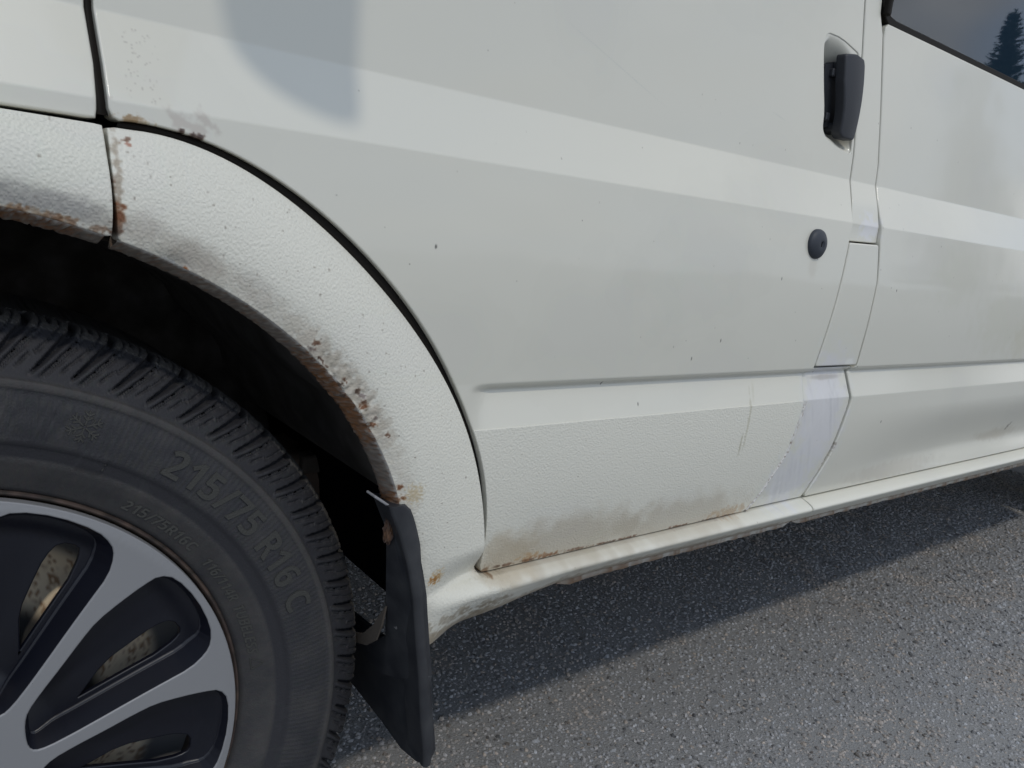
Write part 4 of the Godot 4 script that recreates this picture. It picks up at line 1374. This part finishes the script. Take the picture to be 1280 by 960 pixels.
func body_shell(van: Node3D) -> void:
	var b := MB.new()
	# closed dark body behind the outer panels, open at the wheels
	var o := PackedVector2Array()
	o.append_array(poly([[-0.80, 0.40], [-0.42, 0.40]]))
	for k in range(0, 19):
		var t := PI * (1.0 - k / 18.0)
		o.append(Vector2(cos(t) * 0.43, WHEEL_Y + sin(t) * 0.44))
	o.append_array(poly([[0.46, 0.415], [2.87, 0.415]]))
	for k in range(0, 19):
		var t := PI * (1.0 - k / 18.0)
		o.append(Vector2(3.30 + cos(t) * 0.43, WHEEL_Y + sin(t) * 0.44))
	o.append_array(poly([[3.77, 0.42], [4.30, 0.45], [4.30, 1.06], [-0.05, 1.06], [-0.70, 0.96], [-0.82, 0.80]]))
	prism(b, o, -1.92, -0.075)
	obj("inner_body", b.mesh(), M.dark, van)
	# roof, far side, front and rear as one outer skin above the waist
	b = MB.new()
	var h := poly([[-0.05, 1.065], [0.62, 1.92], [0.95, 2.02], [4.18, 2.03], [4.30, 1.90], [4.31, 1.065]])
	prism(b, h, -1.80, -0.20)
	obj("upper_body", b.mesh(), M.white, van)
	b = MB.new()
	# near side above the waist: pillars and roof rail
	for q in [[[0.02, 1.115], [0.10, 1.115], [0.70, 1.90], [0.62, 1.92]], [[0.955, 1.115], [1.012, 1.115], [1.03, 1.74], [0.965, 1.74]], [[2.32, 1.079], [4.30, 1.079], [4.28, 1.74], [2.31, 1.74]], [[0.60, 1.74], [4.28, 1.74], [4.18, 2.02], [0.95, 2.02], [0.68, 1.92]], [[1.02, 1.64], [2.33, 1.64], [2.32, 1.74], [1.02, 1.74]]]:
		var p := poly(q)
		var ids := []
		for s in [0.0, -0.05]:
			var f := []
			for v in p: f.append(Vector3(v.x, v.y, -0.04 - 0.18 * (v.y - 1.08) + s))
			if s == 0.0: f.reverse()
			b.face(f)
	obj("upper_side", b.mesh(), M.white, van)
	b = MB.new()
	b.face([Vector3(0.11, 1.12, -0.05), Vector3(0.70, 1.74, -0.165), Vector3(0.965, 1.74, -0.165), Vector3(0.955, 1.12, -0.05)])
	obj("door_window", b.mesh(), M.glass, van)
	b = MB.new()
	prism(b, poly([[1.03, 1.06], [2.35, 1.06], [2.35, 1.70], [1.04, 1.70]]), -0.19, -0.17)
	prism(b, poly([[0.10, 1.06], [0.97, 1.06], [0.97, 1.76], [0.72, 1.76]]), -0.19, -0.17)
	obj("window_lining", b.mesh(), mat(Color(0.016, 0.034, 0.055), 0.9, {"metallic_specular": 0.05}), van)
	b = MB.new()
	prism(b, poly([[-0.82, 0.42], [-0.82, 0.80], [-0.70, 0.965], [-0.05, 1.065], [4.31, 1.065], [4.31, 0.45], [3.72, 0.45], [3.72, 0.74], [2.88, 0.74], [2.88, 0.42], [0.43, 0.42], [0.43, 0.78], [-0.43, 0.78], [-0.43, 0.42]]), -1.95, -1.92)
	rbox(b, Vector3(-0.86, 0.30, -1.90), Vector3(-0.78, 0.80, -0.10), 0.03)
	rbox(b, Vector3(4.28, 0.40, -1.92), Vector3(4.34, 1.10, -0.08), 0.02)
	obj("far_side", b.mesh(), M.white, van)
	# wheel housing: curved liner and the beams behind the wheel
	b = MB.new()
	var pts := PackedVector3Array()
	for i in 41:
		var a := deg_to_rad(lerpf(22.0, 178.0, i / 40.0))
		for z in [-0.012, -0.10, -0.25, -0.42, -0.55]:
			var r: float = 0.405 + 0.004 * signf(sin(a * 22.0))
			pts.append(Vector3(cos(a) * r, WHEEL_Y + sin(a) * r, z))
	b.sheet(pts, 41, 5, 1.0)
	obj("wheel_housing", b.mesh(), M.liner, van)
	obj("wheel_housing", b.mesh(), M.liner, van).position.x = 3.30
	b = MB.new()
	prism(b, poly([[-0.42, 0.36], [0.30, 0.36], [0.47, 0.345], [0.74, 0.345], [0.74, 0.44], [0.43, 0.44], [0.40, 0.80], [-0.42, 0.80]]), -0.56, -0.52)
	obj("inner_arch", b.mesh(), M.liner, van)
	obj("inner_arch", b.mesh(), M.liner, van).position.x = 3.30
	b = MB.new()
	rbox(b, Vector3(0.36, 0.345, -0.50), Vector3(1.9, 0.43, -0.42), 0.01, Color(0.13, 0.10, 0.08))
	rbox(b, Vector3(0.30, 0.37, -0.47), Vector3(0.46, 0.455, -0.36), 0.012, Color(0.15, 0.11, 0.085))
	rbox(b, Vector3(0.395, 0.43, -0.41), Vector3(0.44, 0.455, -0.35), 0.006, Color(0.10, 0.085, 0.07))
	obj("chassis_beam", b.mesh(), M.vertex, van)

func build_tree() -> void:
	# a young spruce across the road, seen mirrored in the side window
	var at := Vector3(28.75, 0.0, 11.62)
	var t := thing("spruce_tree", "dark green conifer across the road, mirrored in the side window", "tree", at)
	var hgt := 9.2
	var b := MB.new()
	var pts := PackedVector3Array()
	for i in 10:
		var k := i / 9.0
		for j in 8:
			var a := TAU * j / 7.0
			var r := 0.13 * (1.0 - k) + 0.008
			pts.append(Vector3(cos(a) * r, hgt * k * 0.985, sin(a) * r))
	b.sheet(pts, 10, 8, 1.0)
	obj("trunk", b.mesh(), mat(Color(0.06, 0.045, 0.033), 0.9), t)
	b = MB.new()
	var y := 0.8
	while y < hgt - 0.05:
		var f := (hgt - y) / hgt
		var reach := 0.12 + 2.3 * pow(f, 0.9)
		var cnt := 8 + int(rng.randi() % 4)
		for k in cnt:
			var a := rng.randf() * TAU
			var ln := reach * rng.randf_range(0.6, 1.12)
			var d := Vector3(cos(a), rng.randf_range(-0.1, 0.35), sin(a)).normalized()
			var p := Vector3(0, y + rng.randf_range(-0.08, 0.08), 0)
			var m := 3 + int(ln * 14.0)
			for q in m:
				var u := (q + 0.5) / m
				var c := p + d * ln * u + Vector3(0, 0.18 * u * u * ln, 0)
				var sz := 0.07 + 0.15 * (1.0 - u) * minf(1.0, ln)
				for s in 3:
					var dir := (d + Vector3(rng.randfn() * 0.7, rng.randfn() * 0.45 + 0.1, rng.randfn() * 0.7)).normalized()
					var sd := dir.cross(Vector3(rng.randfn(), rng.randfn(), rng.randfn())).normalized() * sz * 0.22
					var l := rng.randf_range(0.020, 0.050)
					b.face([c - sd, c + dir * sz * 1.5, c + sd], Color(l * 0.62, l, l * 0.5))
		y += rng.randf_range(0.07, 0.15) * (0.6 + 0.6 * f)
	var m2 := mat(Color.WHITE, 0.8, {"vertex_color_use_as_albedo": true})
	obj("crown", b.mesh(), m2, t)
